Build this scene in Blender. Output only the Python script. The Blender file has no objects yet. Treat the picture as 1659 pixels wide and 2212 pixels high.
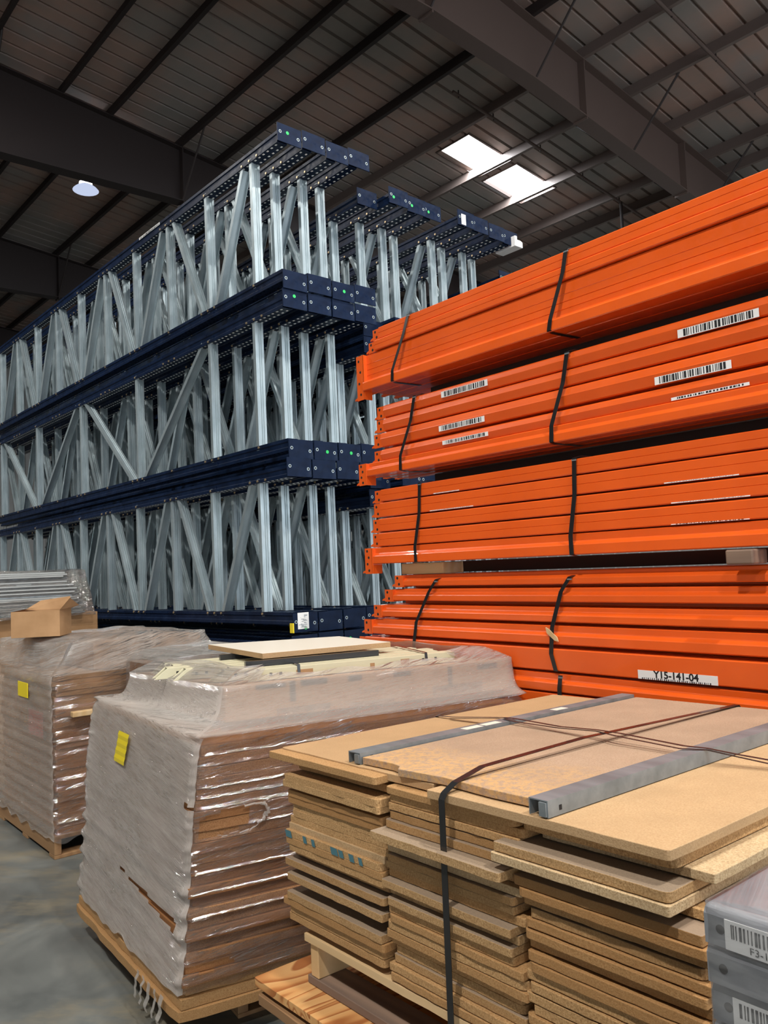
import bpy, bmesh, math, random
from mathutils import Matrix, Vector, noise as mnoise
random.seed(11)
S = bpy.context.scene
COL = S.collection
R_ = math.radians

# ------------------------------------------------------------------ materials
class NT:
    def __init__(s, name):
        s.m = bpy.data.materials.new(name); s.m.use_nodes = True
        s.t = s.m.node_tree; s.t.nodes.clear()
        s.out = s.n('ShaderNodeOutputMaterial')
    def n(s, typ, **kw):
        nd = s.t.nodes.new(typ)
        for k, v in kw.items():
            if hasattr(nd, k): setattr(nd, k, v)
        return nd
    def l(s, a, b): s.t.links.new(a, b)
    def coords(s, kind='Object', scale=(1, 1, 1), rot=(0, 0, 0)):
        tc = s.n('ShaderNodeTexCoord'); mp = s.n('ShaderNodeMapping')
        mp.vector_type = 'TEXTURE'
        mp.inputs['Scale'].default_value = [1 / c for c in scale]; mp.inputs['Rotation'].default_value = rot
        s.l(tc.outputs[kind], mp.inputs['Vector']); return mp.outputs['Vector']
    def noise(s, vec, scale, detail=3, rough=.55, dist=0):
        nd = s.n('ShaderNodeTexNoise'); nd.inputs['Scale'].default_value = scale
        nd.inputs['Detail'].default_value = detail; nd.inputs['Roughness'].default_value = rough
        nd.inputs['Distortion'].default_value = dist
        s.l(vec, nd.inputs['Vector']); return nd.outputs['Fac']
    def ramp(s, fac, stops):
        nd = s.n('ShaderNodeValToRGB'); cr = nd.color_ramp
        while len(cr.elements) < len(stops): cr.elements.new(.5)
        for e, (p, c) in zip(cr.elements, stops):
            e.position = p; e.color = (c if len(c) == 4 else (*c, 1)) if not isinstance(c, (int, float)) else (c, c, c, 1)
        s.l(fac, nd.inputs['Fac']); return nd.outputs['Color']
    def mix(s, fac, a, b, blend='MIX'):
        nd = s.n('ShaderNodeMix', data_type='RGBA', blend_type=blend)
        for sock, v in ((nd.inputs[0], fac), (nd.inputs[6], a), (nd.inputs[7], b)):
            if isinstance(v, (int, float)): sock.default_value = v
            elif isinstance(v, tuple): sock.default_value = (*v, 1) if len(v) == 3 else v
            else: s.l(v, sock)
        return nd.outputs[2]
    def math(s, op, a, b=0):
        nd = s.n('ShaderNodeMath', operation=op)
        for sock, v in ((nd.inputs[0], a), (nd.inputs[1], b)):
            if isinstance(v, (int, float)): sock.default_value = v
            else: s.l(v, sock)
        return nd.outputs[0]
    def bump(s, h, strength=.3, dist=.01):
        nd = s.n('ShaderNodeBump'); nd.inputs['Strength'].default_value = strength
        nd.inputs['Distance'].default_value = dist; s.l(h, nd.inputs['Height']); return nd.outputs['Normal']
    def pbr(s, col, rough=.5, metal=0, normal=None, coat=0, spec=.5):
        b = s.n('ShaderNodeBsdfPrincipled')
        for k, v in (('Base Color', col), ('Roughness', rough), ('Metallic', metal)):
            if isinstance(v, (int, float)): b.inputs[k].default_value = v
            elif isinstance(v, tuple): b.inputs[k].default_value = (*v, 1) if len(v) == 3 else v
            else: s.l(v, b.inputs[k])
        b.inputs['Coat Weight'].default_value = coat
        b.inputs['Specular IOR Level'].default_value = spec
        if normal: s.l(normal, b.inputs['Normal'])
        s.l(b.outputs[0], s.out.inputs['Surface']); return b

def flat(name, col, rough=.5, metal=0, coat=0):
    t = NT(name); t.pbr(col, rough, metal, coat=coat); return t.m

M = {}
def build_materials():
    # painted steels
    t = NT('navy_paint'); c = t.coords(); f = t.noise(c, 9, 4)
    t.pbr(t.ramp(f, [(.35, (.004, .009, .025)), (.62, (.007, .016, .044)), (.8, (.02, .03, .055))]), t.ramp(t.noise(c, 25), [(.3, .26), (.7, .45)]), 0, coat=0, spec=.09); M['navy'] = t.m
    t = NT('galvanised_steel'); c = t.coords(scale=(1, 1, .35)); f = t.noise(c, 14, 4)
    oi = t.n('ShaderNodeObjectInfo')
    base = t.ramp(f, [(.3, (.33, .40, .42)), (.55, (.44, .52, .545)), (.75, (.56, .635, .65))])
    base = t.mix(t.math('MULTIPLY', oi.outputs['Random'], .35), base, (.30, .36, .40))
    t.pbr(base, t.ramp(t.noise(c, 30), [(.3, .34), (.7, .50)]), .6); M['galv'] = t.m
    t = NT('bare_steel'); c = t.coords(scale=(1, .2, 1)); f = t.noise(c, 20, 4)
    t.pbr(t.ramp(f, [(.3, (.17, .195, .205)), (.7, (.27, .30, .315))]), .42, .4); M['steel'] = t.m
    t = NT('orange_paint'); c = t.coords(); f = t.noise(c, 3, 3)
    oi = t.n('ShaderNodeObjectInfo')
    base = t.ramp(f, [(.3, (.74, .098, .008)), (.7, (.82, .118, .012))])
    sc = t.ramp(t.noise(t.coords(scale=(1, .08, 1)), 60, 5), [(.70, 0.), (.78, 1.)])
    base = t.mix(t.math('MULTIPLY', sc, .25), base, (.80, .24, .09))
    t.pbr(base, t.ramp(t.noise(c, 40), [(.3, .28), (.7, .42)]), 0, coat=.35, spec=.45); M['orange'] = t.m
    M['hole'] = flat('dark_hole', (.01, .008, .008), .8)
    M['black'] = flat('black_strap', (.012, .012, .013), .28, coat=.3)
    M['brownstrap'] = flat('dark_brown_strap', (.03, .02, .018), .35)
    M['white'] = flat('white_paper', (.80, .80, .78), .6)
    M['ink'] = flat('black_ink', (.01, .01, .012), .6)
    M['yellow'] = flat('yellow_tape', (.85, .66, .015), .4)
    M['green'] = flat('green_sticker', (.02, .55, .12), .5)
    M['brass'] = flat('brass_bolt', (.55, .42, .25), .35, .8)
    M['slot_glint'] = flat('slot_light_white', (.92, .94, .94), .4, 0)
    M['red_card'] = flat('red_card', (.55, .10, .07), .6)
    # particleboard, light top / rough edges
    def pboard(name, a, b, c3, dust=0.):
        t = NT(name); c = t.coords(); oi = t.n('ShaderNodeObjectInfo')
        sp = t.noise(c, 260, 3, .7); big = t.noise(c, 7, 4)
        base = t.ramp(sp, [(.30, a), (.50, b), (.72, c3)])
        base = t.mix(t.ramp(big, [(.35, 0.), (.75, .45)]), base, tuple(x * .62 for x in b))
        base = t.mix(t.math('MULTIPLY', oi.outputs['Random'], .8), base, tuple(x * y for x, y in zip(b, (.66, .54, .42))))
        if dust:
            g = t.n('ShaderNodeNewGeometry'); sx = t.n('ShaderNodeSeparateXYZ'); t.l(g.outputs['Normal'], sx.inputs[0])
            up = t.math('GREATER_THAN', sx.outputs['Z'], .7)
            base = t.mix(t.math('MULTIPLY', up, dust), base, (.24, .20, .16))
        if name == 'board_worn':
            sx = t.n('ShaderNodeSeparateXYZ'); t.l(c, sx.inputs[0])
            edge = t.ramp(t.math('ADD', sx.outputs['X'], t.math('MULTIPLY', t.math('SUBTRACT', t.noise(c, 9, 4), .5), .45)), [(.10, 1.), (.34, 0.)])
            edge = t.math('MULTIPLY', edge, t.ramp(t.noise(c, 55, 4, .7), [(.42, 0.), (.56, 1.)]))
            base = t.mix(t.math('MULTIPLY', edge, .8), base, (.56, .33, .13))
        t.pbr(base, .75, 0, t.bump(sp, .35, .004), spec=.3); M[name] = t.m
    pboard('board', (.24, .130, .052), (.50, .300, .130), (.68, .46, .23))
    pboard('board_dusty', (.24, .14, .06), (.47, .29, .13), (.66, .46, .24), .7)
    pboard('board_top', (.44, .28, .145), (.545, .37, .20), (.64, .455, .265))
    pboard('board_worn', (.32, .205, .128), (.42, .29, .195), (.49, .355, .25))
    pboard('board_pale', (.30, .20, .10), (.58, .42, .24), (.75, .60, .38))
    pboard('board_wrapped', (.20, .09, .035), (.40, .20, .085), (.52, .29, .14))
    def wood(name, a, b, scale=3., ring=10., rot=(0, 0, 0), st=(8, 1, 8)):
        t = NT(name); c = t.coords(scale=st, rot=rot); f = t.noise(c, scale, 5, .6, 1.2)
        w = t.n('ShaderNodeTexWave'); w.inputs['Scale'].default_value = ring; w.inputs['Distortion'].default_value = 7
        w.inputs['Detail'].default_value = 3; t.l(c, w.inputs['Vector'])
        base = t.mix(t.math('MULTIPLY', w.outputs['Fac'], .7), a, b)
        base = t.mix(t.math('MULTIPLY', f, .5), base, tuple(x * .6 for x in b))
        t.pbr(base, .7, 0, t.bump(f, .2, .003), spec=.3); M[name] = t.m
    wood('pine', (.72, .52, .29), (.60, .38, .17), 2., .6)
    wood('pallet_wood', (.36, .21, .10), (.25, .13, .06), 3., .7)
    wood('grey_wood', (.30, .20, .14), (.16, .11, .085), 3., .8)
    t = NT('plywood'); n1 = t.noise(t.coords(scale=(.55, 3.2, 3)), 1.7, 2, .45, .6)
    w = t.math('FRACT', t.math('MULTIPLY', n1, 15.))
    fine = t.noise(t.coords(scale=(3, 60, 60)), 3, 3)
    base = t.ramp(w, [(.0, (.66, .38, .15)), (.55, (.62, .31, .11)), (.80, (.36, .12, .03)), (.93, (.33, .10, .026)), (1., (.64, .36, .14))])
    base = t.mix(t.math('MULTIPLY', fine, .3), base, (.45, .22, .08))
    t.pbr(base, .6, spec=.3); M['plywood'] = t.m
    t = NT('cardboard'); c = t.coords(); f = t.noise(c, 6, 4)
    t.pbr(t.ramp(f, [(.3, (.33, .185, .085)), (.7, (.44, .26, .13))]), .75, spec=.25); M['card'] = t.m
    M['gap_shade'] = flat('gap_shade', (.035, .025, .02), .8)
    M['cream'] = flat('cream_paint', (.60, .56, .38), .4)
    M['melamine'] = flat('cream_laminate', (.80, .75, .63), .35)
    M['grey_panel'] = flat('grey_panel', (.34, .35, .34), .45)
    t = NT('grey_shelf_steel'); c = t.coords(); f = t.noise(c, 8, 4)
    t.pbr(t.ramp(f, [(.3, (.17, .18, .19)), (.7, (.25, .26, .28))]), .4, .1); M['grey_steel'] = t.m
    M['blue_ink'] = flat('teal_marker', (.06, .16, .19), .7)
    # stretch film
    def film(name, haze, gloss, rot, spread, tint, streak=.5, bmp=.55):
        t = NT(name)
        st = t.noise(t.coords('UV', scale=(.9, 12, 1), rot=(0, 0, rot)), 3.2, 5, .6, .3)
        st2 = t.noise(t.coords('UV', scale=(1.6, 5, 1), rot=(0, 0, rot * .6)), 2.4, 4, .6, .8)
        fine = t.noise(t.coords('UV', scale=(2.2, 40, 1), rot=(0, 0, rot)), 6, 3, .65, .2)
        big = t.noise(t.coords('UV', scale=(1, 1, 1)), 3.2, 3, .5)
        h = t.math('ADD', t.math('MULTIPLY', st, .7), t.math('ADD', t.math('MULTIPLY', st2, .8), t.math('MULTIPLY', fine, .35)))
        nrm = t.bump(h, bmp, .02)
        ngl = t.bump(h, 1., .13)
        tr = t.n('ShaderNodeBsdfTransparent'); tr.inputs['Color'].default_value = (.95, .92, .90, 1)
        gl = t.n('ShaderNodeBsdfGlossy'); gl.inputs['Color'].default_value = (1, 1, 1, 1); gl.inputs['Roughness'].default_value = .10
        t.l(ngl, gl.inputs['Normal'])
        df = t.n('ShaderNodeBsdfDiffuse'); df.inputs['Color'].default_value = (*tint, 1); t.l(nrm, df.inputs['Normal'])
        tl = t.n('ShaderNodeBsdfTranslucent'); tl.inputs['Color'].default_value = (*tint, 1); t.l(nrm, tl.inputs['Normal'])
        dm = t.n('ShaderNodeMixShader'); dm.inputs[0].default_value = .2; t.l(df.outputs[0], dm.inputs[1]); t.l(tl.outputs[0], dm.inputs[2])
        hz = t.ramp(t.math('ADD', t.math('MULTIPLY', st, .5), t.math('MULTIPLY', st2, .5)), [(.32, max(0, haze - spread)), (.68, min(.97, haze + spread))])
        m1 = t.n('ShaderNodeMixShader'); t.l(hz, m1.inputs[0]); t.l(tr.outputs[0], m1.inputs[1]); t.l(dm.outputs[0], m1.inputs[2])
        lw = t.n('ShaderNodeLayerWeight'); lw.inputs['Blend'].default_value = .3; t.l(nrm, lw.inputs['Normal'])
        mid = t.noise(t.coords('UV', scale=(1.6, 15, 1), rot=(0, 0, rot)), 5.5, 3, .6, .2)
        sk = t.math('MULTIPLY', t.math('MAXIMUM', t.ramp(fine, [(.52, 0.), (.66, 1.)]), t.ramp(mid, [(.54, 0.), (.64, 1.)])), t.math('MULTIPLY', t.ramp(big, [(.36, 0.), (.56, 1.)]), streak))
        gf = t.math('MINIMUM', t.math('ADD', t.math('ADD', t.math('MULTIPLY', lw.outputs['Fresnel'], .4), gloss), sk), .9)
        m2 = t.n('ShaderNodeMixShader'); t.l(gf, m2.inputs[0]); t.l(m1.outputs[0], m2.inputs[1]); t.l(gl.outputs[0], m2.inputs[2])
        t.l(m2.outputs[0], t.out.inputs['Surface']); M[name] = t.m
    film('film_layers', .57, .09, -.16, .13, (.72, .67, .615), .5, .16)
    film('film_clear', .07, .05, .24, .06, (.80, .75, .70), .95)
    film('film_loose', .34, .10, .3, .20, (.78, .75, .70), .9)
    film('film_carton', .38, .07, .12, .04, (.76, .70, .63), .30, .15)
    # setting
    t = NT('concrete_floor'); c = t.coords(); f = t.noise(c, 1.4, 6, .65, .5); g = t.noise(t.coords(scale=(1, .35, 1), rot=(0, 0, .7)), 3.5, 5, .7)
    base = t.ramp(f, [(.35, (.065, .075, .075)), (.52, (.115, .125, .12)), (.68, (.18, .185, .17))])
    base = t.mix(t.ramp(g, [(.48, 0.), (.66, .7)]), base, (.22, .185, .12))
    t.pbr(base, t.ramp(f, [(.3, .28), (.7, .5)]), 0); M['floor'] = t.m
    t = NT('roof_deck'); c = t.coords(); f = t.noise(c, .45, 5, .6); g = t.noise(t.coords(scale=(1, .12, 1)), 5, 4)
    base = t.ramp(f, [(.32, (.25, .245, .225)), (.47, (.33, .28, .25)), (.60, (.44, .29, .235)), (.72, (.34, .30, .28))])
    base = t.mix(t.math('MULTIPLY', g, .35), base, (.19, .16, .155))
    t.pbr(base, .55, .15); M['deck'] = t.m
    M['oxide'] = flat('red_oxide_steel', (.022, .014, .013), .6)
    M['purlin_lit'] = flat('skylit_purlin_steel', (.15, .112, .098), .55)
    M['oxide_light'] = flat('lit_oxide_steel', (.095, .064, .054), .55)
    M['wall'] = flat('wall_siding', (.30, .30, .29), .5, .2)
    t = NT('skylight'); e = t.n('ShaderNodeEmission'); e.inputs['Color'].default_value = (.93, .97, 1, 1); e.inputs['Strength'].default_value = 9
    t.l(e.outputs[0], t.out.inputs['Surface']); M['sky'] = t.m
    t = NT('lamp_glow'); e = t.n('ShaderNodeEmission'); e.inputs['Color'].default_value = (.92, .95, 1, 1); e.inputs['Strength'].default_value = 12
    t.l(e.outputs[0], t.out.inputs['Surface']); M['glow'] = t.m
    t = NT('lamp_lens'); e = t.n('ShaderNodeEmission'); e.inputs['Color'].default_value = (.60, .68, .9, 1); e.inputs['Strength'].default_value = .75
    t.l(e.outputs[0], t.out.inputs['Surface']); M['lens'] = t.m
    M['lampcase'] = flat('lamp_case', (.30, .33, .40), .4, .3)
build_materials()

# ------------------------------------------------------------------ mesh helpers
class MB:
    def __init__(s): s.v = []; s.f = []; s.mi = []; s.uv = {}
    def add(s, vs, fs, mi=0):
        o = len(s.v); s.v += [tuple(p) for p in vs]; s.f += [tuple(i + o for i in f) for f in fs]; s.mi += [mi] * len(fs); return s
    def box(s, x0, x1, y0, y1, z0, z1, mi=0):
        vs = [(x, y, z) for z in (z0, z1) for y in (y0, y1) for x in (x0, x1)]
        return s.add(vs, [(0, 2, 3, 1), (4, 5, 7, 6), (0, 1, 5, 4), (2, 6, 7, 3), (0, 4, 6, 2), (1, 3, 7, 5)], mi)
    def prism_y(s, prof, y0, y1, mi=0, y0f=None):        # profile of (x, z), counter-clockwise seen from -y
        n = len(prof); vs = [(x, y0, z) for x, z in prof] + [(x, y1, z) for x, z in prof]
        fs = [(i, (i + 1) % n, n + (i + 1) % n, n + i) for i in range(n)] + [tuple(range(n))[::-1], tuple(range(n, 2 * n))]
        return s.add(vs, fs, mi)
    def prism_z(s, poly, z0, z1, mi=0):
        n = len(poly); vs = [(x, y, z0) for x, y in poly] + [(x, y, z1) for x, y in poly]
        fs = [(i, (i + 1) % n, n + (i + 1) % n, n + i) for i in range(n)] + [tuple(range(n))[::-1], tuple(range(n, 2 * n))]
        return s.add(vs, fs, mi)
    def tube(s, a, b, r, n=8, mi=0, caps=True):
        a, b = Vector(a), Vector(b); d = (b - a).normalized()
        u = d.orthogonal().normalized(); w = d.cross(u)
        ring = [u * math.cos(2 * math.pi * i / n) * r + w * math.sin(2 * math.pi * i / n) * r for i in range(n)]
        vs = [a + p for p in ring] + [b + p for p in ring]
        fs = [(i, (i + 1) % n, n + (i + 1) % n, n + i) for i in range(n)]
        if caps: fs += [tuple(range(n))[::-1], tuple(range(n, 2 * n))]
        return s.add(vs, fs, mi)
    def ribbon(s, pts, wdir, w, th, ndirs, mi=0):        # flat band along pts, width along wdir, thickness along ndirs
        vs = []; fs = []
        for p, nd in zip(pts, ndirs):
            p = Vector(p); wd = Vector(wdir) * (w / 2); nd = Vector(nd).normalized() * th
            vs += [p - wd, p + wd, p + wd + nd, p - wd + nd]
        for i in range(len(pts) - 1):
            a, b = i * 4, i * 4 + 4
            for k in range(4): fs.append((a + k, a + (k + 1) % 4, b + (k + 1) % 4, b + k))
        fs += [(3, 2, 1, 0), tuple(len(vs) - 4 + k for k in range(4))]
        return s.add(vs, fs, mi)
    def mesh(s, name, mats):
        me = bpy.data.meshes.new(name); me.from_pydata(s.v, [], s.f)
        for m in mats: me.materials.append(m)
        me.polygons.foreach_set('material_index', s.mi)
        bm = bmesh.new(); bm.from_mesh(me); bmesh.ops.recalc_face_normals(bm, faces=bm.faces); bm.to_mesh(me); bm.free()
        me.update(); return me

def link(name, me, parent=None, mat=None, bevel=0):
    o = bpy.data.objects.new(name, me); COL.objects.link(o)
    if parent: o.parent = parent
    if mat is not None: o.matrix_local = mat
    if bevel:
        b = o.modifiers.new('bevel', 'BEVEL'); b.width = bevel; b.segments = 2; b.limit_method = 'ANGLE'
    return o
def obj(name, mb, mats, parent=None, mat=None, bevel=0):
    if not isinstance(mats, (list, tuple)): mats = [mats]
    return link(name, mb.mesh(name, mats), parent, mat, bevel)
def tag(o, label=None, cat=None, group=None, kind=None):
    if label: o['label'] = label
    if cat: o['category'] = cat
    if group: o['group'] = group
    if kind or cat: o['kind'] = kind or 'thing'
    return o
def thing(name, label, cat, mat, group=None):
    o = bpy.data.objects.new(name, None); o.empty_display_size = .1; COL.objects.link(o); o.matrix_world = mat
    return tag(o, label, cat, group)
def dup(root, mat, label, group):
    r = root.copy(); COL.objects.link(r); r.matrix_world = mat; r['label'] = label; r['group'] = group
    for ch in root.children:
        c = ch.copy(); COL.objects.link(c); c.parent = r
        for g in ch.children:
            d = g.copy(); COL.objects.link(d); d.parent = c
    return r
def T(x, y, z): return Matrix.Translation((x, y, z))
def RZ(a): return Matrix.Rotation(R_(a), 4, 'Z')
def text_mesh(txt, size, sx=1., bold=.0):
    cu = bpy.data.curves.new('txt', 'FONT'); cu.body = txt; cu.size = size; cu.offset = bold * size; cu.align_x = 'CENTER'; cu.align_y = 'CENTER'
    to = bpy.data.objects.new('txt', cu); COL.objects.link(to)
    dg = bpy.context.evaluated_depsgraph_get(); me = bpy.data.meshes.new_from_object(to.evaluated_get(dg))
    bpy.data.objects.remove(to); bpy.data.curves.remove(cu)
    for v in me.vertices: v.co.x *= sx
    vs = [v.co.copy() for v in me.vertices]; fs = [tuple(p.vertices) for p in me.polygons]; bpy.data.meshes.remove(me)
    return vs, fs
ORD = ['first', 'second', 'third', 'fourth', 'fifth', 'sixth', 'seventh', 'eighth', 'ninth', 'tenth', 'eleventh', 'twelfth',
       'thirteenth', 'fourteenth', 'fifteenth', 'sixteenth', 'seventeenth', 'eighteenth', 'nineteenth', 'twentieth',
       'twenty-first', 'twenty-second', 'twenty-third', 'twenty-fourth', 'twenty-fifth', 'twenty-sixth', 'twenty-seventh', 'twenty-eighth', 'twenty-ninth', 'thirtieth']

# world frame: camera above the origin at 1.6 m looking along +Y; stacks are turned about 40 degrees.
# local frame of every stack: x = away from the aisle, y = along the stack towards its far end, z = up
MF = RZ(41.4)                          # rack frames, roof
MO = RZ(39.2)                          # orange beams
MBD = T(.4569, 1.4058, 1.1) @ RZ(39.4) @ Matrix.Rotation(R_(-.9), 4, 'X') @ Matrix.Rotation(R_(.5), 4, 'Y')   # strapped board stack

# ------------------------------------------------------------------ camera
def camera():
    cd = bpy.data.cameras.new('camera'); co = bpy.data.objects.new('camera', cd); COL.objects.link(co)
    cd.sensor_fit = 'VERTICAL'; cd.sensor_height = 24; cd.sensor_width = 18; cd.lens = 1750 / 2212 * 24; cd.clip_start = .05; cd.clip_end = 200
    rx = Matrix.Rotation(R_(90 + 3.8), 4, 'X')
    co.matrix_world = T(0, 0, 1.6) @ rx @ Matrix.Rotation(R_(CAM_ROLL), 4, 'Z')
    S.camera = co
CAM_ROLL = -2.45
camera()

# ------------------------------------------------------------------ setting
def roof_z(v): return 9.26 - .112 * (v - 7.735)       # underside of the purlins
def setting():
    f = MB().box(-14, 18, -9, 27, -.3, 0); o = obj('floor', f, M['floor'], mat=MF); tag(o, kind='structure')
    ceil = bpy.data.objects.new('ceiling', None); COL.objects.link(ceil); ceil.matrix_world = MF; tag(ceil, kind='structure')
    PH = .2
    # deck: ribbed sheet, ribs run along x (down the slope); profile along y
    prof = []; y = -9.
    while y < 27:
        prof += [(y, 0), (y + .242, 0), (y + .250, .060), (y + .292, .060), (y + .300, 0), (y + .305, 0)]; y += .305
    SKY = [(9.2, 10.0, 10.50, 11.62), (9.2, 10.05, 11.80, 12.95)]       # y0, y1, v0, v1 of the roof lights
    xs = [-14, -6, 0, 3, 6, 8.9, 10.50, 11.62, 11.80, 12.95, 14, 15.4]
    mb = MB()
    for i in range(len(xs) - 1):
        for j in range(len(prof) - 1):
            xm = (xs[i] + xs[i + 1]) / 2; ym = (prof[j][0] + prof[j + 1][0]) / 2
            if any(a < ym < b and c < xm < d for a, b, c, d in SKY): continue
            mb.add([(xs[i], prof[j][0], roof_z(xs[i]) + PH + prof[j][1]), (xs[i + 1], prof[j][0], roof_z(xs[i + 1]) + PH + prof[j][1]),
                    (xs[i + 1], prof[j + 1][0], roof_z(xs[i + 1]) + PH + prof[j + 1][1]), (xs[i], prof[j + 1][0], roof_z(xs[i]) + PH + prof[j + 1][1])], [(0, 1, 2, 3)])
    obj('deck', mb, M['deck'], ceil)
    for k, (a, b, c, d) in enumerate(SKY):
        w = bpy.data.objects.new('window_%d' % (k + 1), None); COL.objects.link(w); w.matrix_world = MF; tag(w, 'bright translucent roof light between two purlins', kind='structure')
        mb = MB(); za, zb = roof_z(c) + PH + .05, roof_z(d) + PH + .05
        mb.add([(c, a, za), (d, a, zb), (d, b, zb), (c, b, za)], [(0, 1, 2, 3)]); obj('glass', mb, M['sky'], w)
        mb = MB(); e = .025
        for (x0, x1, y0, y1) in ((c - e, c, a - e, b + e), (d, d + e, a - e, b + e), (c, d, a - e, a), (c, d, b, b + e)):
            v8 = []
            for x in (x0, x1):
                for yy in (y0, y1):
                    for h in (-.02, .06): v8.append((x, yy, roof_z(x) + PH + h))
            mb.add(v8, [(0, 1, 3, 2), (4, 6, 7, 5), (0, 4, 5, 1), (2, 3, 7, 6), (0, 2, 6, 4), (1, 5, 7, 3)])
        obj('frame', mb, M['oxide_light'], w)
    # purlins (Z sections along y)
    for v in (-12, -10.7, -9.4, -8.1, -6.8, -5.5, -4.2, -2.9, -1.6, -.3, .95, 2.3, 3.57, 4.77, 5.6, 6.89, 7.69, 8.93, 10.13, 11.37, 12.62, 13.82, 14.5):
        z = roof_z(v); t = .008
        p = [(v - .065, z), (v, z), (v, z + PH - t), (v + .065, z + PH - t), (v + .065, z + PH), (v - t, z + PH), (v - t, z + t), (v - .065, z + t)]
        mb = MB().prism_y(p, -9, 27); obj('purlin', mb, M['purlin_lit'] if v > 10 else M['oxide'], ceil)  # purlins near the roof lights coloured paler, as if lit by them
    # tapered girders across (along x) at three lines
    def zb(v):
        pts = [(-14, 8.1), (4, 8.30), (6.9, 8.36), (8.87, 8.25), (15.4, 7.52)]
        for (a, za), (b, zb_) in zip(pts, pts[1:]):
            if v <= b: return za + (zb_ - za) * (v - a) / (b - a)
        return pts[-1][1]
    vs = [-14, 4, 5.5, 6.9, 8.87, 11, 13, 15.4]
    for ug in (-5.6, .35 - .0, 6.65, 13.05, 19.35, 25.6):
        if -3 < ug < 3: ug = .35
        mb = MB()
        for i in range(len(vs) - 1):
            a, b = vs[i], vs[i + 1]
            def slab(y0, y1, za0, za1, zb0, zb1):
                mb.add([(a, y0, za0), (b, y0, zb0), (b, y1, zb0), (a, y1, za0), (a, y0, za1), (b, y0, zb1), (b, y1, zb1), (a, y1, za1)],
                       [(0, 3, 2, 1), (4, 5, 6, 7), (0, 1, 5, 4), (3, 7, 6, 2), (0, 4, 7, 3), (1, 2, 6, 5)])
            slab(ug - .006, ug + .006, zb(a), roof_z(a), zb(b), roof_z(b))
            slab(ug - .125, ug + .125, zb(a) - .016, zb(a), zb(b) - .016, zb(b))
            slab(ug - .125, ug + .125, roof_z(a) - .016, roof_z(a), roof_z(b) - .016, roof_z(b))
        for x in (6.9, 10.1, 13.):                       # bolted splices
            mb.box(x - .012, x + .012, ug - .12, ug + .12, zb(x) - .05, roof_z(x))
        obj('girder', mb, M['oxide_light'] if ug < 10 else M['oxide'], ceil)  # nearer girders take a paler copy, lit tone put into the colour
        for x in (3.57, 6.89, 8.93, 11.37, 13.82):      # flange braces from purlin down to the lower flange
            for sg in (-1, 1):
                obj('flange_brace', MB().tube((x, ug + sg * .10, zb(x) + .02), (x, ug + sg * .95, roof_z(x) + .03), .018, 6), M['oxide'], ceil)
    # far walls
    def wall(name, along_y, c, a, b, z1):
        mb = MB(); p = a; pr = []
        while p < b: pr += [(p, 0), (p + .2, 0), (p + .22, .03), (p + .28, .03), (p + .3, 0)]; p += .3
        for (p0, d0), (p1, d1) in zip(pr, pr[1:]):
            if along_y: q = [(c + d0, p0, 0), (c + d1, p1, 0), (c + d1, p1, z1), (c + d0, p0, z1)]
            else: q = [(p0, c + d0, 0), (p1, c + d1, 0), (p1, c + d1, z1), (p0, c + d0, z1)]
            mb.add(q, [(0, 1, 2, 3)])
        o = obj(name, mb, M['wall'], mat=MF); tag(o, kind='structure')
    wall('wall_right', True, 15.3, -9, 27, 8.75)
    wall('wall_left', True, -13.9, -9, 27, 11.8)
    wall('wall_far', False, 26.9, -14, 15.3, 11.6)
    # sprinkler pipes under the purlins, along x
    for y, xa, nm in ((5.16, -8, 'grey sprinkler pipe crossing under the purlins over the orange beams'), (8.36, 9.2, 'dark sprinkler pipe with short hangers beside the bright roof lights')):
        pr = thing('sprinkler_pipe', nm, 'pipe', MF @ T(0, y, 0))
        obj('pipe', MB().tube((xa, 0, roof_z(xa) - .06), (15.2, 0, roof_z(15.2) - .06), .026, 10), M['oxide_light'], pr)
        for x in (9.3, 10.13, 11.37, 12.62, 13.82):
            obj('pipe_hanger', MB().tube((x + .03, 0, roof_z(x) + .02), (x + .03, 0, roof_z(x) - .1), .012, 6), M['oxide'], pr)
    dp = tag(obj('drop_pipe', MB().tube((13.9, 8.36, roof_z(13.9) - .05), (13.9, 8.36, 6.6), .03, 8), M['oxide'], mat=MF), 'dark vertical drop pipe below the sprinkler line, near the far wall', 'pipe')
setting()

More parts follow.
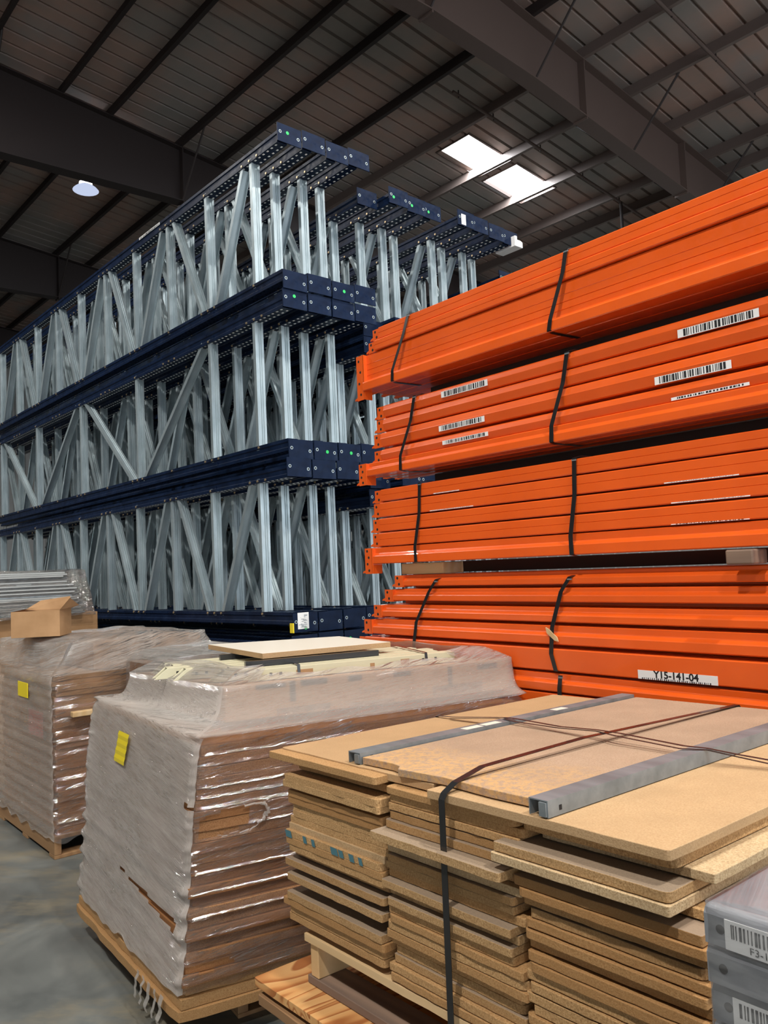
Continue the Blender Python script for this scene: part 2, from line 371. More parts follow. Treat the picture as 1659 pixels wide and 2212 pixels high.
# lamps: high bays hanging in a grid under the roof
def lamps():
    mb = MB(); n = 20
    prof = [(.10, .10), (.15, .07), (.20, .03), (.225, 0), (.215, 0)]
    for (r0, z0), (r1, z1) in zip(prof, prof[1:]):
        ring = lambda r, z: [(r * math.cos(2 * math.pi * i / n), r * math.sin(2 * math.pi * i / n), z) for i in range(n)]
        mb.add(ring(r0, z0) + ring(r1, z1), [(i, (i + 1) % n, n + (i + 1) % n, n + i) for i in range(n)])
    case = mb.mesh('reflector', [M['lens']])
    gl = MB().tube((0, 0, .10), (0, 0, .145), .11, 16).mesh('bulb', [M['glow']])
    dome = MB().tube((0, 0, .004), (0, 0, .010), .2, 20).mesh('lens', [M['lens']])
    hook = MB().tube((0, 0, .145), (0, 0, .80), .01, 6).mesh('hook', [M['oxide']])
    WHERE = ['over the aisle beside the wrapped loads', 'over the aisle behind the strapped boards', 'over the aisle behind the orange beams', 'above the strapped boards', 'behind the orange beams',
             'over the far end of the orange beams', 'at the open end of the aisle', 'over the aisle beside the rack frames', 'by the far end of the rack frames', 'near the far wall']
    for i, (y, x, W) in enumerate(LAMPS):
        z = roof_z(x) - (.96 if i == 0 else .82)
        r = thing('high_bay_lamp', 'round high-bay lamp hanging under the dark roof beyond the rack frames' if i == 0 else 'round high-bay lamp hanging from the roof ' + WHERE[i - 1], 'lamp', MF @ T(y=y, x=x, z=z), 'high-bay lamps')
        for nm, me in (('reflector', case), ('bulb', gl), ('lens', dome), ('hook', hook)): link(nm, me, r)
        ld = bpy.data.lights.new('lamp', 'AREA'); ld.shape = 'DISK'; ld.size = .42; ld.energy = W; ld.color = (1, .965, .915)
        lo = bpy.data.objects.new('lamp', ld); COL.objects.link(lo); lo.parent = r; lo.location = (0, 0, -.02)
LAMPS = [(13.97, 5.51, 90), (1.0, -3.2, 560), (-3.4, 1.6, 430), (-3.2, 7.0, 230), (1.6, 3.0, 200), (2.0, 8.0, 170), (2.0, 12.0, 150), (-4.0, -3.2, 300), (7.0, -3.0, 430), (13.0, -3.0, 260), (12.0, 1.0, 160)]
lamps()
def skylight_fill():
    for (y, x) in ((9.6, 11.1), (9.6, 12.4)):
        ld = bpy.data.lights.new('roof_light', 'AREA'); ld.shape = 'RECTANGLE'; ld.size = 1.0; ld.size_y = .8; ld.energy = 130; ld.color = (.86, .94, 1)
        lo = bpy.data.objects.new('roof_light', ld); COL.objects.link(lo); lo.matrix_world = MF @ T(x, y, roof_z(x) + .16)
skylight_fill()
w = bpy.data.worlds.new('world'); S.world = w; w.use_nodes = True
# low bright sky band added to light the film and braces, dim above
wt = w.node_tree; bg = wt.nodes['Background']; bg.inputs[1].default_value = 1.
_tc = wt.nodes.new('ShaderNodeTexCoord'); _sx = wt.nodes.new('ShaderNodeSeparateXYZ'); _rp = wt.nodes.new('ShaderNodeValToRGB')
wt.links.new(_tc.outputs['Generated'], _sx.inputs[0]); wt.links.new(_sx.outputs['Z'], _rp.inputs['Fac']); wt.links.new(_rp.outputs['Color'], bg.inputs['Color'])
_e = _rp.color_ramp.elements; _e[0].position = .24; _e[0].color = (1.9, 2.05, 2.2, 1); _e[1].position = .40; _e[1].color = (.10, .11, .12, 1)

# ------------------------------------------------------------------ rack frames
FD = 1.105; FL = 6.7; CW = .078
def column_mesh(slot_side):
    """open rolled column, 78 mm square, z 0..CW; slot_side -1: slotted web below, +1: above"""
    mb = MB(); L0, L1 = .006, FL; h = CW; x1 = .078
    # both side walls, stepped
    for sx in (0, 1):
        X = (lambda a: a) if sx == 0 else (lambda a: x1 - a)
        pr = [(.0, .0), (0, .020), (.007, .026), (.007, h - .026), (0, h - .020), (0, h)]
        pr2 = [(a + .003, b) for a, b in pr][::-1]
        mb.prism_y([(X(a), b) for a, b in pr + pr2], L0, L1)
    # slotted webs top and bottom: 25 mm slots in two rows at 50 mm pitch
    for z in (0, h - .003):
        ys = []; y = L0
        while y < L1 - .04: ys += [y, y + .028]; y += .050
        ys.append(L1)
        xr = [(0.003, .010, 0), (.010, .024, 1), (.024, .054, 0), (.054, .068, 1), (.068, x1 - .003, 0)]
        for a, b, sl in xr:
            if not sl: mb.box(a, b, L0, L1, z, z + .003)
            else:
                for i in range(0, len(ys) - 1):
                    if i % 2 == 0: mb.box(a, b, ys[i], ys[i + 1], z, z + .003)
                    elif z < .01 and slot_side < 0: mb.box(a + .001, b - .001, ys[i] + .003, ys[i + 1] - .003, z - .0012, z + .0005, 2)  # white slips painted in for light showing through the slots
    for k in range(0, 11):                              # bolt heads on the aisle side
        for d in ((-.095, 0, .095) if (k % 2 == (0 if slot_side < 0 else 1)) else (0,)):
            y = .345 + .626 * k + d
            zz = .012 if slot_side < 0 else h - .012
            mb.tube((-.006, y, zz), (.002, y, zz), .008, 8, 1)
    return mb.mesh('column', [M['navy'], M['brass'], M['slot_glint']])
def brace_mesh(length):
    """channel brace along z 0..length, web towards -y with two flutes, 70 x 30 mm"""
    x0, x1 = .006, .072; y0, y1 = -.015, .016; t = .003
    pr = [(x0, y1), (x0, y0), (x0 + .018, y0), (x0 + .021, y0 + .006), (x0 + .030, y0 + .006), (x0 + .033, y0), (x1 - .033, y0), (x1 - .030, y0 + .006), (x1 - .021, y0 + .006), (x1 - .018, y0), (x1, y0), (x1, y1),
          (x1 - t, y1), (x1 - t, y0 + .010), (x0 + t, y0 + .010), (x0 + t, y1)]
    mb = MB(); n = len(pr)
    mb.add([(x, y, 0) for x, y in pr] + [(x, y, length) for x, y in pr], [(i, (i + 1) % n, n + (i + 1) % n, n + i) for i in range(n)] + [tuple(range(n)), tuple(range(n, 2 * n))])
    return mb.mesh('brace', [M['galv']])
def plate_mesh():
    mb = MB(); 
    out = [(.015, 0), (.195, 0), (.195, .118), (.015, .118)]
    mb.box(-.004, .185, -.008, 0, 0, .122)
    for (x, z) in ((.018, .066), (.160, .052)):
        mb.tube((x, -.0085, z), (x, -.004, z), .011, 12, 2); mb.tube((x, -.0092, z), (x, -.006, z), .0065, 10, 1)
    return mb.mesh('base_plate', [M['navy'], M['hole'], M['galv']])
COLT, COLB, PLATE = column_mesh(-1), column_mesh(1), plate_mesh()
ZB0, ZB1 = .125, FD - .125
BV = brace_mesh(ZB1 - ZB0 + .05)
BRC = {}
def diag(y0, z0, y1, z1):
    L = math.hypot(y1 - y0, z1 - z0); key = round(L, 2)
    if key not in BRC: BRC[key] = brace_mesh(L)
    a = math.atan2(y1 - y0, z1 - z0)
    return BRC[key], T(0, y0, z0) @ Matrix.Rotation(-a, 4, 'X')
def make_frame(style):
    r = thing('rack_upright', 'navy rack frame', 'rack frame', MF)
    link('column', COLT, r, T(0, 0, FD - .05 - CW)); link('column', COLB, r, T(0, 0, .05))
    link('base_plate', PLATE, r, T(0, 0, FD - .122)); link('base_plate', PLATE, r, T(0, 0, 0))
    y = lambda k: .345 + .626 * k
    lo, hi = ZB0 - .02, ZB1 + .02
    if style == 'A':
        for k in range(11): link('brace', BV, r, T(0, y(k), ZB0 - .025))
        for k in range(10):
            me, m = diag(y(k) + .095, hi, y(k + 1) - .095, lo) if k % 2 == 0 else diag(y(k) + .095, lo, y(k + 1) - .095, hi)
            link('brace', me, r, m)
    elif style == 'B':                                   # wider panels, longer diagonals
        for k in (0, 1, 3, 5, 7, 9, 10): link('brace', BV, r, T(0, y(k) if k else y(0) + .02, ZB0 - .025))
        for k0, k1 in ((1, 3), (3, 5), (5, 7), (7, 9)):
            up = (k0 // 2) % 2 == 0
            me, m = diag(y(k0) + .1, hi if up else lo, y(k1) - .1, lo if up else hi); link('brace', me, r, m)
    else:                                                # mirrored truss
        for k in range(11): link('brace', BV, r, T(0, y(k) + .05, ZB0 - .025))
        for k in range(10):
            me, m = diag(y(k) + .14, lo, y(k + 1) - .045, hi) if k % 2 == 0 else diag(y(k) + .14, hi, y(k + 1) - .045, lo)
            link('brace', me, r, m)
    return r
def frames():
    proto = {}
    tiers = ['top', 'second', 'third', 'lowest']
    first = 4.2128; v0 = 2.9335
    blocks = [  # name, list of (v, dy), z of every tier, tiers
        ('aisle-side', [(0, 0), (.20, 0), (.40, 0), (.598, .0)], (3.415, 2.310, 1.205, .10)),
        ('middle', [(.80, .16), (.985, .02), (1.18, .03), (1.375, .06), (1.66, -.03), (1.86, .0), (2.06, .0), (2.26, .02)], (3.26, 2.155, 1.05, -.0)),
        ('far', [(2.52, .30), (2.72, .28)], (3.055, 1.95, .845, None)),
    ]
    jitter = [[0, 0, 0, 0], [.0, .0, .0, .0], [-.012, -.008, .0, .01], [-.03, -.02, 0, .01]]
    out = {}; jr = random.Random(4)
    n = 0
    for bn, lst, zs in blocks:
        for ti, z in enumerate(zs):
            if z is None or (bn != 'aisle-side' and ti == 3): continue
            for k, (dv, dy) in enumerate(lst):
                style = 'B' if (ti == 1 and k == 0 and bn == 'aisle-side') else ('A' if (k + ti) % 2 == 0 or k == 0 else 'C')
                ddy = dy + ((-.09 if ti == 2 and bn == 'aisle-side' else 0) if False else 0)
                ddv = dv + {0: 0, 1: 0, 2: -.02, 3: -.13}[ti] * (1 if bn == 'aisle-side' else 0)
                ddy += [0, -.0, -.01, -.16][ti] * (1 if bn == 'aisle-side' else 0) + jr.uniform(-.003, .003)
                z_ = z + jr.uniform(-.006, .006) + .012 * (k % 2) if ti == 0 or bn != 'aisle-side' else z + jr.uniform(-.004, .004)
                m = MF @ T(v0 + ddv + .058 if False else v0 + ddv, first + ddy, z_) @ Matrix.Rotation(R_(-.45), 4, 'X')
                lab = {'aisle-side': 'navy rack frame with galvanised braces, %s from the aisle in the %s tier' % (ORD[k], tiers[ti]),
                       'middle': 'navy rack frame with galvanised braces, %s of the middle block in its %s tier' % (ORD[k], tiers[ti]),
                       'far': 'navy rack frame, %s of the lower far block in its %s tier' % (ORD[k], tiers[ti])}[bn]
                grp = 'stacked rack frames'
                if style not in proto:
                    proto[style] = make_frame(style); r = proto[style]; r.matrix_world = m; r['label'] = lab; r['group'] = grp
                    pend = r
                else: r = dup(proto[style], m, lab, grp)
                out[(bn, ti, k)] = r; n += 1
    # stickers on the plates (after copying, so that each stays on its own frame)
    def dot(key, top, x, z):
        zz = (FD - .122 if top else 0) + z
        obj('dot_sticker', MB().tube((x, -.0084, zz), (x, -.0092, zz), .0115, 16), M['green'], out[key])
    A = 'aisle-side'
    dot((A, 0, 0), True, .075, .07); dot((A, 0, 2), False, .095, .065); dot((A, 1, 0), True, .085, .08)
    dot((A, 2, 0), False, .09, .025); dot((A, 2, 3), False, .13, .06); dot((A, 1, 1), False, .10, .055); dot((A, 1, 2), False, .10, .06)
    dot((A, 3, 0), True, .10, .06); dot((A, 3, 2), True, .04, .07); dot(('middle', 0, 1), True, .04, .05); dot(('middle', 0, 2), True, .04, .05)
    dot(('middle', 0, 3), True, .05, .05); dot(('far', 0, 0), True, .04, .06)
    # torn paper label on one plate, white tags, barcode on the top column
    rnd = random.Random(3)
    mb = MB().box(.03, .115, -.0092, -.008, .02, .122)
    for i in range(16): mb.box(.036 + rnd.random() * .06, .05 + rnd.random() * .06, -.0096, -.009, .03 + i * .005, .033 + i * .005, 1)
    obj('paper_label', mb, [M['white'], M['steel']], out[(A, 2, 0)])
    obj('white_tag', MB().box(.12, .18, -.012, -.0085, .075, .13), M['white'], out[(A, 2, 3)])
    obj('paper_label', MB().box(.035, .085, -.0095, -.008, FD - .115, FD - .03), M['white'], out[('middle', 0, 4)])
    mb = MB().box(-.0015, 0, 1.70, 2.08, FD - .05 - .022, FD - .05 - .002); x = 1.71
    while x < 2.06:
        w_ = rnd.choice((.004, .007, .011)); mb.box(-.0022, -.001, x, x + w_, FD - .05 - .021, FD - .05 - .006, 1); x += w_ + rnd.choice((.004, .008))
    obj('barcode_label', mb, [M['white'], M['ink']], out[(A, 0, 0)])
    obj('yellow_tag', MB().box(-.012, -.004, -.015, .02, .0, .06), M['yellow'], out[(A, 2, 0)])
    print('frames', n)
    # white light fitting end under the far frame top
    tag(obj('white_channel', MB().prism_y([(0, 0), (.10, 0), (.10, .05), (.07, .06), (.03, .06), (.03, .09), (0, .09)], 0, .22), M['white'], mat=MF @ T(v0 + 2.36, first - .02, 4.235), bevel=.004),
        'white plastic channel resting beside the middle rack frames near the roof lights', 'channel')
    for k, y in enumerate((.3, 3.2, 6.2)):
        tag(obj('timber_dunnage', MB().box(v0 - .15, v0 + .80, first + y, first + y + .09, 0, .09), M['pallet_wood'], mat=MF, bevel=.003), 'rough timber bearer on the floor under the lowest rack frames', 'timber', 'timber bearers under the rack frames')
frames()

# ------------------------------------------------------------------ orange beams
def bev(p, r=.004): return p
def beam_profile(kind, h):
    d = .062
    if kind == 'flat':
        m = h * .52
        return [(0.003, 0), (0, .004), (0, m - .0015), (.002, m), (0, m + .0015), (0, h - .004), (.004, h), (d, h), (d, 0)]
    if kind == 'curved':                                # rolled back face, bulging at mid height
        m = h * .56
        return [(.018, 0), (.012, .004), (.0015, m - .004), (0, m), (.0012, m + .003), (.006, h - .006), (.012, h), (d, h), (d, 0)]
    if kind == 'smooth':
        return [(0.003, 0), (0, .004), (0, h - .004), (.004, h), (d, h), (d, 0)]
    if kind == 'step':
        s = h * .50
        return [(.003, 0), (0, .004), (0, s - .004), (.003, s), (.018, s + .010), (.021, s + .014), (.021, h - .004), (.025, h), (d, h), (d, 0)]
    if kind == 'tall':                                  # deep step beam with rolled lines
        return [(.003, 0), (0, .004), (0, .043), (.004, .047), (.034, .063), (.036, .066), (.036, .088), (.034, .0895), (.036, .091), (.036, .117), (.0385, .119), (.036, .121), (.036, .150), (.034, .152), (.036, .154), (.036, h - .004), (.04, h), (.085, h), (.085, 0)]
def make_beam(kind, h, bracket, L):
    r = thing('rack_beam', 'orange beam', 'beam', MO)
    prof = beam_profile(kind, h)
    mb = MB().prism_y(prof, .02, L - .012); obj('beam', mb, M['orange'], r)
    hb = bracket
    for end in (0, 1):
        mb = MB()
        ya, yb = (L - .004, L + .050) if end else (-.050, .012)
        xf = .010 if kind != 'step' else -.002
        z0, z1 = (h - hb, h)
        if kind == 'step' or kind == 'tall': z0 = -(hb - h)
        mb.box(xf, xf + .004, ya - (.012 if end else 0), yb, z0, z1 - .002)          # leg with the holes, facing the aisle
        mb.box(xf, .066, (L - .012) if end else .012, (L - .008) if end else .016, z0, z1 - .002)   # leg welded to the beam end
        ny = 2 if hb < .1 else 4
        for i in range(ny):
            zz = z0 + (i + .5) * (z1 - z0) / ny; yy = (yb + ya) / 2 + (.006 if i % 2 else -.006)
            mb.tube((xf - .0006, yy, zz), (xf + .001, yy, zz), .0075, 12, 1)
        # hook tab
        ht = yb if end else ya; sgn = 1 if end else -1
        mb.add([(xf, ht, z0 + .006), (xf, ht + sgn * .024, z0 + .004), (xf, ht + sgn * .021, z0 + .012), (xf, ht, z0 + .020), (xf + .022, ht, z0 + .006), (xf + .022, ht + sgn * .024, z0 + .004), (xf + .022, ht + sgn * .021, z0 + .012), (xf + .022, ht, z0 + .020)],
               [(0, 1, 2, 3), (7, 6, 5, 4), (0, 4, 5, 1), (1, 5, 6, 2), (2, 6, 7, 3), (3, 7, 4, 0)])
        obj('end_bracket', mb, [M['orange'], M['hole']], r)
    return r
VO = 2.711
BEAMS = {}
def orange():
    U0 = .62
    # bundle -> layers: (kind, top z, height, v offset, far end u, bracket height)
    B = {
     'topmost': [('flat', 2.893, .064, .030, 3.355, .062), ('flat', 2.826, .055, .022, 3.385, .060), ('tall', 2.767, .205, .0, 3.475, .25)],
     'second': [('curved', 2.462, .064, .030, 3.345, .070), ('curved', 2.390, .066, .028, 3.350, .070), ('curved', 2.315, .076, .026, 3.375, .076), ('curved', 2.224, .060, .024, 3.375, .068), ('step', 2.163, .074, 0, 3.475, .120)],
     'third': [('flat', 2.009, .064, .022, 3.385, .070), ('flat', 1.938, .077, .020, 3.395, .076), ('flat', 1.853, .069, .018, 3.405, .074), ('flat', 1.776, .071, .016, 3.410, .074), ('step', 1.700, .088, 0, 3.452, .140)],
     'fourth': [('step', 1.548, .058, .046, 3.262, .064), ('step', 1.475, .060, .034, 3.335, .066), ('step', 1.393, .062, .022, 3.420, .068), ('step', 1.316, .078, .010, 3.495, .080), ('smooth', 1.221, .092, 0, 3.545, .092)],
     'lowest': [('step', 1.118, .075, -.012, 3.50, .075), ('flat', 1.035, .075, -.01, 3.5, .075), ('flat', .955, .075, -.01, 3.5, .075), ('flat', .875, .075, -.01, 3.5, .075), ('step', .795, .09, -.01, 3.5, .09)],
    }
    lay = ['top', 'second', 'third', 'fourth', 'bottom']
    protos = {}
    for bn, layers in B.items():
        rows = 4 if bn in ('topmost', 'second') else 3
        for li, (kind, zt, h, off, ue, hb) in enumerate(layers):
            L = round(ue - U0, 3)
            ln = lay[li] if li < len(layers) - 1 else 'bottom'
            for rw in range(rows):
                if rw == 1:                          # rear rows made taller to close the gaps and keep them dark
                    nz = layers[li + 1][1] if li < len(layers) - 1 else zt - h
                    h = round(zt - nz - .0006, 4) if li < len(layers) - 1 else h
                    if kind in ('step', 'curved'): kind = 'flat'
                    hb = min(hb, h)
                dv = VO + off + rw * (.095 if kind == 'tall' else .088)
                lab = 'orange steel rack beam, %s layer of the %s strapped bundle, %s' % (ln, bn, ('aisle-facing row', 'row behind the front one', 'third row back', 'rearmost row')[rw])
                key = (kind, h, hb, L)
                m = MO @ T(dv, U0, zt - h)
                if key not in protos:
                    protos[key] = make_beam(kind, h, hb, L); r = protos[key]; r.matrix_world = m; r['label'] = lab; r['group'] = 'orange rack beams'
                else: r = dup(protos[key], m, lab, 'orange rack beams')
                BEAMS[(bn, li, rw)] = (r, h, U0, zt, dv, L)
    for k, (a, z0, z1) in enumerate(((1.0, .0, .700), (3.0, .0, .700))):
        tag(obj('timber_dunnage', MB().box(VO + .02, VO + .19, a, a + .14, z0, z1), M['pallet_wood'], mat=MO, bevel=.004), 'timber support block under the lowest orange beam bundle', 'timber', 'timber blocks under the orange beams')
    # timber bearers between the third and fourth bundles
    tag(obj('timber_bearer', MB().box(VO - .035, VO + .07, 1.335, 1.432, 1.553, 1.604), M['grey_wood'], mat=MO, bevel=.006), 'weathered splintered timber end jutting out below the third orange bundle', 'timber')
    tag(obj('timber_bearer', MB().box(VO + .075, VO + .22, 2.97, 3.29, 1.550, 1.608), M['pine'], mat=MO, bevel=.004), 'pale timber bearer under the bracketed end of the third orange bundle', 'timber')
    for z0, z1, w_ in ((2.470, 2.558, 'topmost'), (2.020, 2.084, 'second'), (1.552, 1.608, 'third')):  # dark strips added so the gaps between bundles stay black
        tag(obj('gap_shade_strip', MB().box(VO + .262, VO + .33, .66, 3.2, z0, z1), M['gap_shade'], mat=MO, bevel=.004), 'added dark strip lying lengthwise to darken the gap under the %s orange bundle' % w_, 'timber')
    # straps
    def strap(lbl, pts, back):
        n_ = [Vector((-1, 0, 0))] * len(pts)
        P = [Vector((x, y, z)) for x, y, z in pts]
        mb = MB().ribbon(P, (0, 1, 0), .021, .0016, n_)
        # over the top and underneath, to the back
        a, b = P[0], P[-1]
        if back:
            mb.ribbon([a, a + Vector((.03, -.01, .008)), a + Vector((.19, -.03, .008))], (0, 1, 0), .021, .0016, [(0, 0, 1)] * 3)
            mb.ribbon([b, b + Vector((.03, .0, -.006)), b + Vector((.19, -.01, -.006))], (0, 1, 0), .021, .0016, [(0, 0, -1)] * 3)
        mb.box(a.x - .004, a.x, a.y - .0115, a.y + .0115, a.z - .012, a.z - .006, 1)
        o = obj('strap', mb, [M['black'], M['steel']], mat=MO); tag(o, lbl, 'strap', 'straps round the orange bundles')
    e = .004
    strap('black strap around the topmost orange bundle, midway along', [(VO + .026, 2.070, 2.896), (VO + .015, 2.085, 2.80), (VO - e, 2.150, 2.61), (VO - e, 2.160, 2.566)], 1)
    strap('black strap around the topmost orange bundle, by the brackets', [(VO + .026, 3.09, 2.896), (VO + .015, 3.12, 2.80), (VO - e, 3.20, 2.62), (VO - e, 3.205, 2.566)], 1)
    strap('black strap around the second orange bundle, midway along', [(VO + .026, 2.095, 2.465), (VO + .02, 2.12, 2.34), (VO - e, 2.175, 2.16), (VO - e, 2.180, 2.092)], 1)
    strap('black strap around the second orange bundle, by the brackets', [(VO + .026, 3.07, 2.465), (VO + .02, 3.10, 2.34), (VO - e, 3.165, 2.165), (VO - e, 3.17, 2.092)], 1)
    strap('black strap around the third orange bundle, midway along', [(VO + .016, 2.083, 2.012), (VO + .014, 2.09, 1.86), (VO - e, 2.108, 1.69), (VO - e, 2.108, 1.614)], 1)
    strap('black strap around the third orange bundle, by the brackets', [(VO + .016, 3.05, 2.012), (VO + .014, 3.06, 1.86), (VO - e, 3.083, 1.69), (VO - e, 3.083, 1.614)], 1)
    strap('black strap around the fourth orange bundle, midway along', [(VO + .040, 2.16, 1.520), (VO + .028, 2.20, 1.46), (VO + .006, 2.24, 1.31), (VO - e, 2.245, 1.20), (VO - e, 2.225, 1.13)], 1)
    strap('black strap around the fourth orange bundle, by the brackets', [(VO + .040, 2.985, 1.520), (VO + .028, 3.03, 1.46), (VO + .006, 3.11, 1.31), (VO - e, 3.125, 1.20), (VO - e, 3.12, 1.13)], 1)
    strap('black strap around the lowest orange bundle, seen above the boards', [(VO - .018, 2.19, 1.116), (VO - .018, 2.20, 1.06), (VO - .018, 2.2, .71)], 0)
    mb = MB().prism_z([(0, -.006), (.02, -.011), (.07, -.010), (.085, 0), (.07, .008), (.02, .010)], 0, .006)
    tag(obj('wood_splinter', mb, M['pine'], mat=MO @ T(VO - .001, 2.245 + .03, 1.305) @ Matrix.Rotation(R_(90), 4, 'Y') @ RZ(-52)), 'pale wood splinter caught under a strap on the fourth orange bundle', 'splinter')
    # barcode stickers on beam faces
    rnd = random.Random(8)
    def bars(mb, x, y0, y1, z0, z1, slant=0):
        y = y0
        while y < y1:
            w_ = rnd.choice((.0025, .004, .006, .009)); mb.box(x - .0006, x + .0004, y, min(y + w_, y1), z0, z1, 1); y += w_ + rnd.choice((.003, .004, .007))
    def sticker(key, y0, y1, z0, z1, xoff=0):
        r, h, U0_, zt, dv, L = BEAMS[key]
        ya, yb = y0 - U0_, y1 - U0_; a, b = z0 - (zt - h), z1 - (zt - h)
        mb = MB().box(xoff - .0012, xoff + .0005, ya, yb, a, b); bars(mb, xoff - .0012, ya + .02, yb - .02, a + .003, b - .002)
        obj('barcode_label', mb, [M['white'], M['ink']], r)
    sticker(('second', 0, 0), 1.284, 1.590, 2.396, 2.427)
    sticker(('second', 0, 0), 2.560, 2.874, 2.415, 2.445)
    sticker(('second', 2, 0), 1.392, 1.695, 2.240, 2.270)
    sticker(('second', 2, 0), 2.588, 2.898, 2.250, 2.277)
    sticker(('second', 3, 0), 1.332, 1.630, 2.1675, 2.179)
    sticker(('second', 3, 0), 2.568, 2.875, 2.180, 2.200)
    sticker(('third', 0, 0), 2.773, 2.955, 1.946, 1.950); sticker(('third', 1, 0), 2.683, 2.985, 1.862, 1.866); sticker(('third', 1, 0), 1.390, 1.680, 1.862, 1.866)
    sticker(('third', 2, 0), 1.355, 1.655, 1.785, 1.789); sticker(('third', 3, 0), 1.362, 1.660, 1.706, 1.709)
    # location label
    r, h, U0_, zt, dv, L = BEAMS[('fourth', 4, 0)]
    zb_ = zt - h
    lab = MB().box(-.0012, .0005, 1.509 - U0_, 1.831 - U0_, .001, .034)
    ll = obj('location_label', lab, M['white'], r)
    vs, fs = text_mesh('Y15-141-04', .0365, 1.05, .03)
    t = MB(); t.add([(-.0016, -x, y) for x, y, z in vs], fs); ob = obj('label_text', t, M['ink'], ll); ob.location = (0, 1.672 - U0_, .0205)
    mb = MB(); y = 1.535 - U0_
    while y < 1.81 - U0_:
        w_ = rnd.choice((.002, .003, .004)); mb.box(-.0017, -.001, y, y + w_, .001, .0065 + rnd.random() * .0015); y += w_ + rnd.choice((.003, .004, .006))
    obj('label_barcode', mb, M['ink'], ll)
orange()

# ------------------------------------------------------------------ board helper
def board_poly(x0, x1, y0, y1, r=.003, rough=.0006, chip=0, rnd=random):
    """plan outline of a board: slightly rough edges, rounded or chipped corners"""
    pts = []
    cor = [(x0, y0, 180), (x1, y0, 270), (x1, y1, 0), (x0, y1, 90)]
    for i, (cx, cy, a0) in enumerate(cor):
        rr = r * (1 + rnd.random()) + (rnd.random() * chip if chip and rnd.random() < .5 else 0)
        ox = cx + (rr if cx == x0 else -rr); oy = cy + (rr if cy == y0 else -rr)
        for k in range(4):
            a = R_(a0 + 30 * k); pts.append((ox + rr * math.cos(a), oy + rr * math.sin(a)))
        nx, ny, _ = cor[(i + 1) % 4]; n = 14
        for k in range(1, n):
            f = k / n; px, py = cx + (nx - cx) * f, cy + (ny - cy) * f
            if math.hypot(px - cx, py - cy) < rr * 1.5 or math.hypot(px - nx, py - ny) < .02: continue
            o_ = rnd.gauss(0, rough)
            pts.append((px + (o_ if cx == nx else 0), py + (o_ if cy == ny else 0)))
    return pts
def board(name, poly, z0, z1, mat, mw, label, cat='board', group=None, bevel=.0015):
    o = obj(name, MB().prism_z(poly, z0, z1), mat, mat=mw, bevel=bevel); return tag(o, label, cat, group)

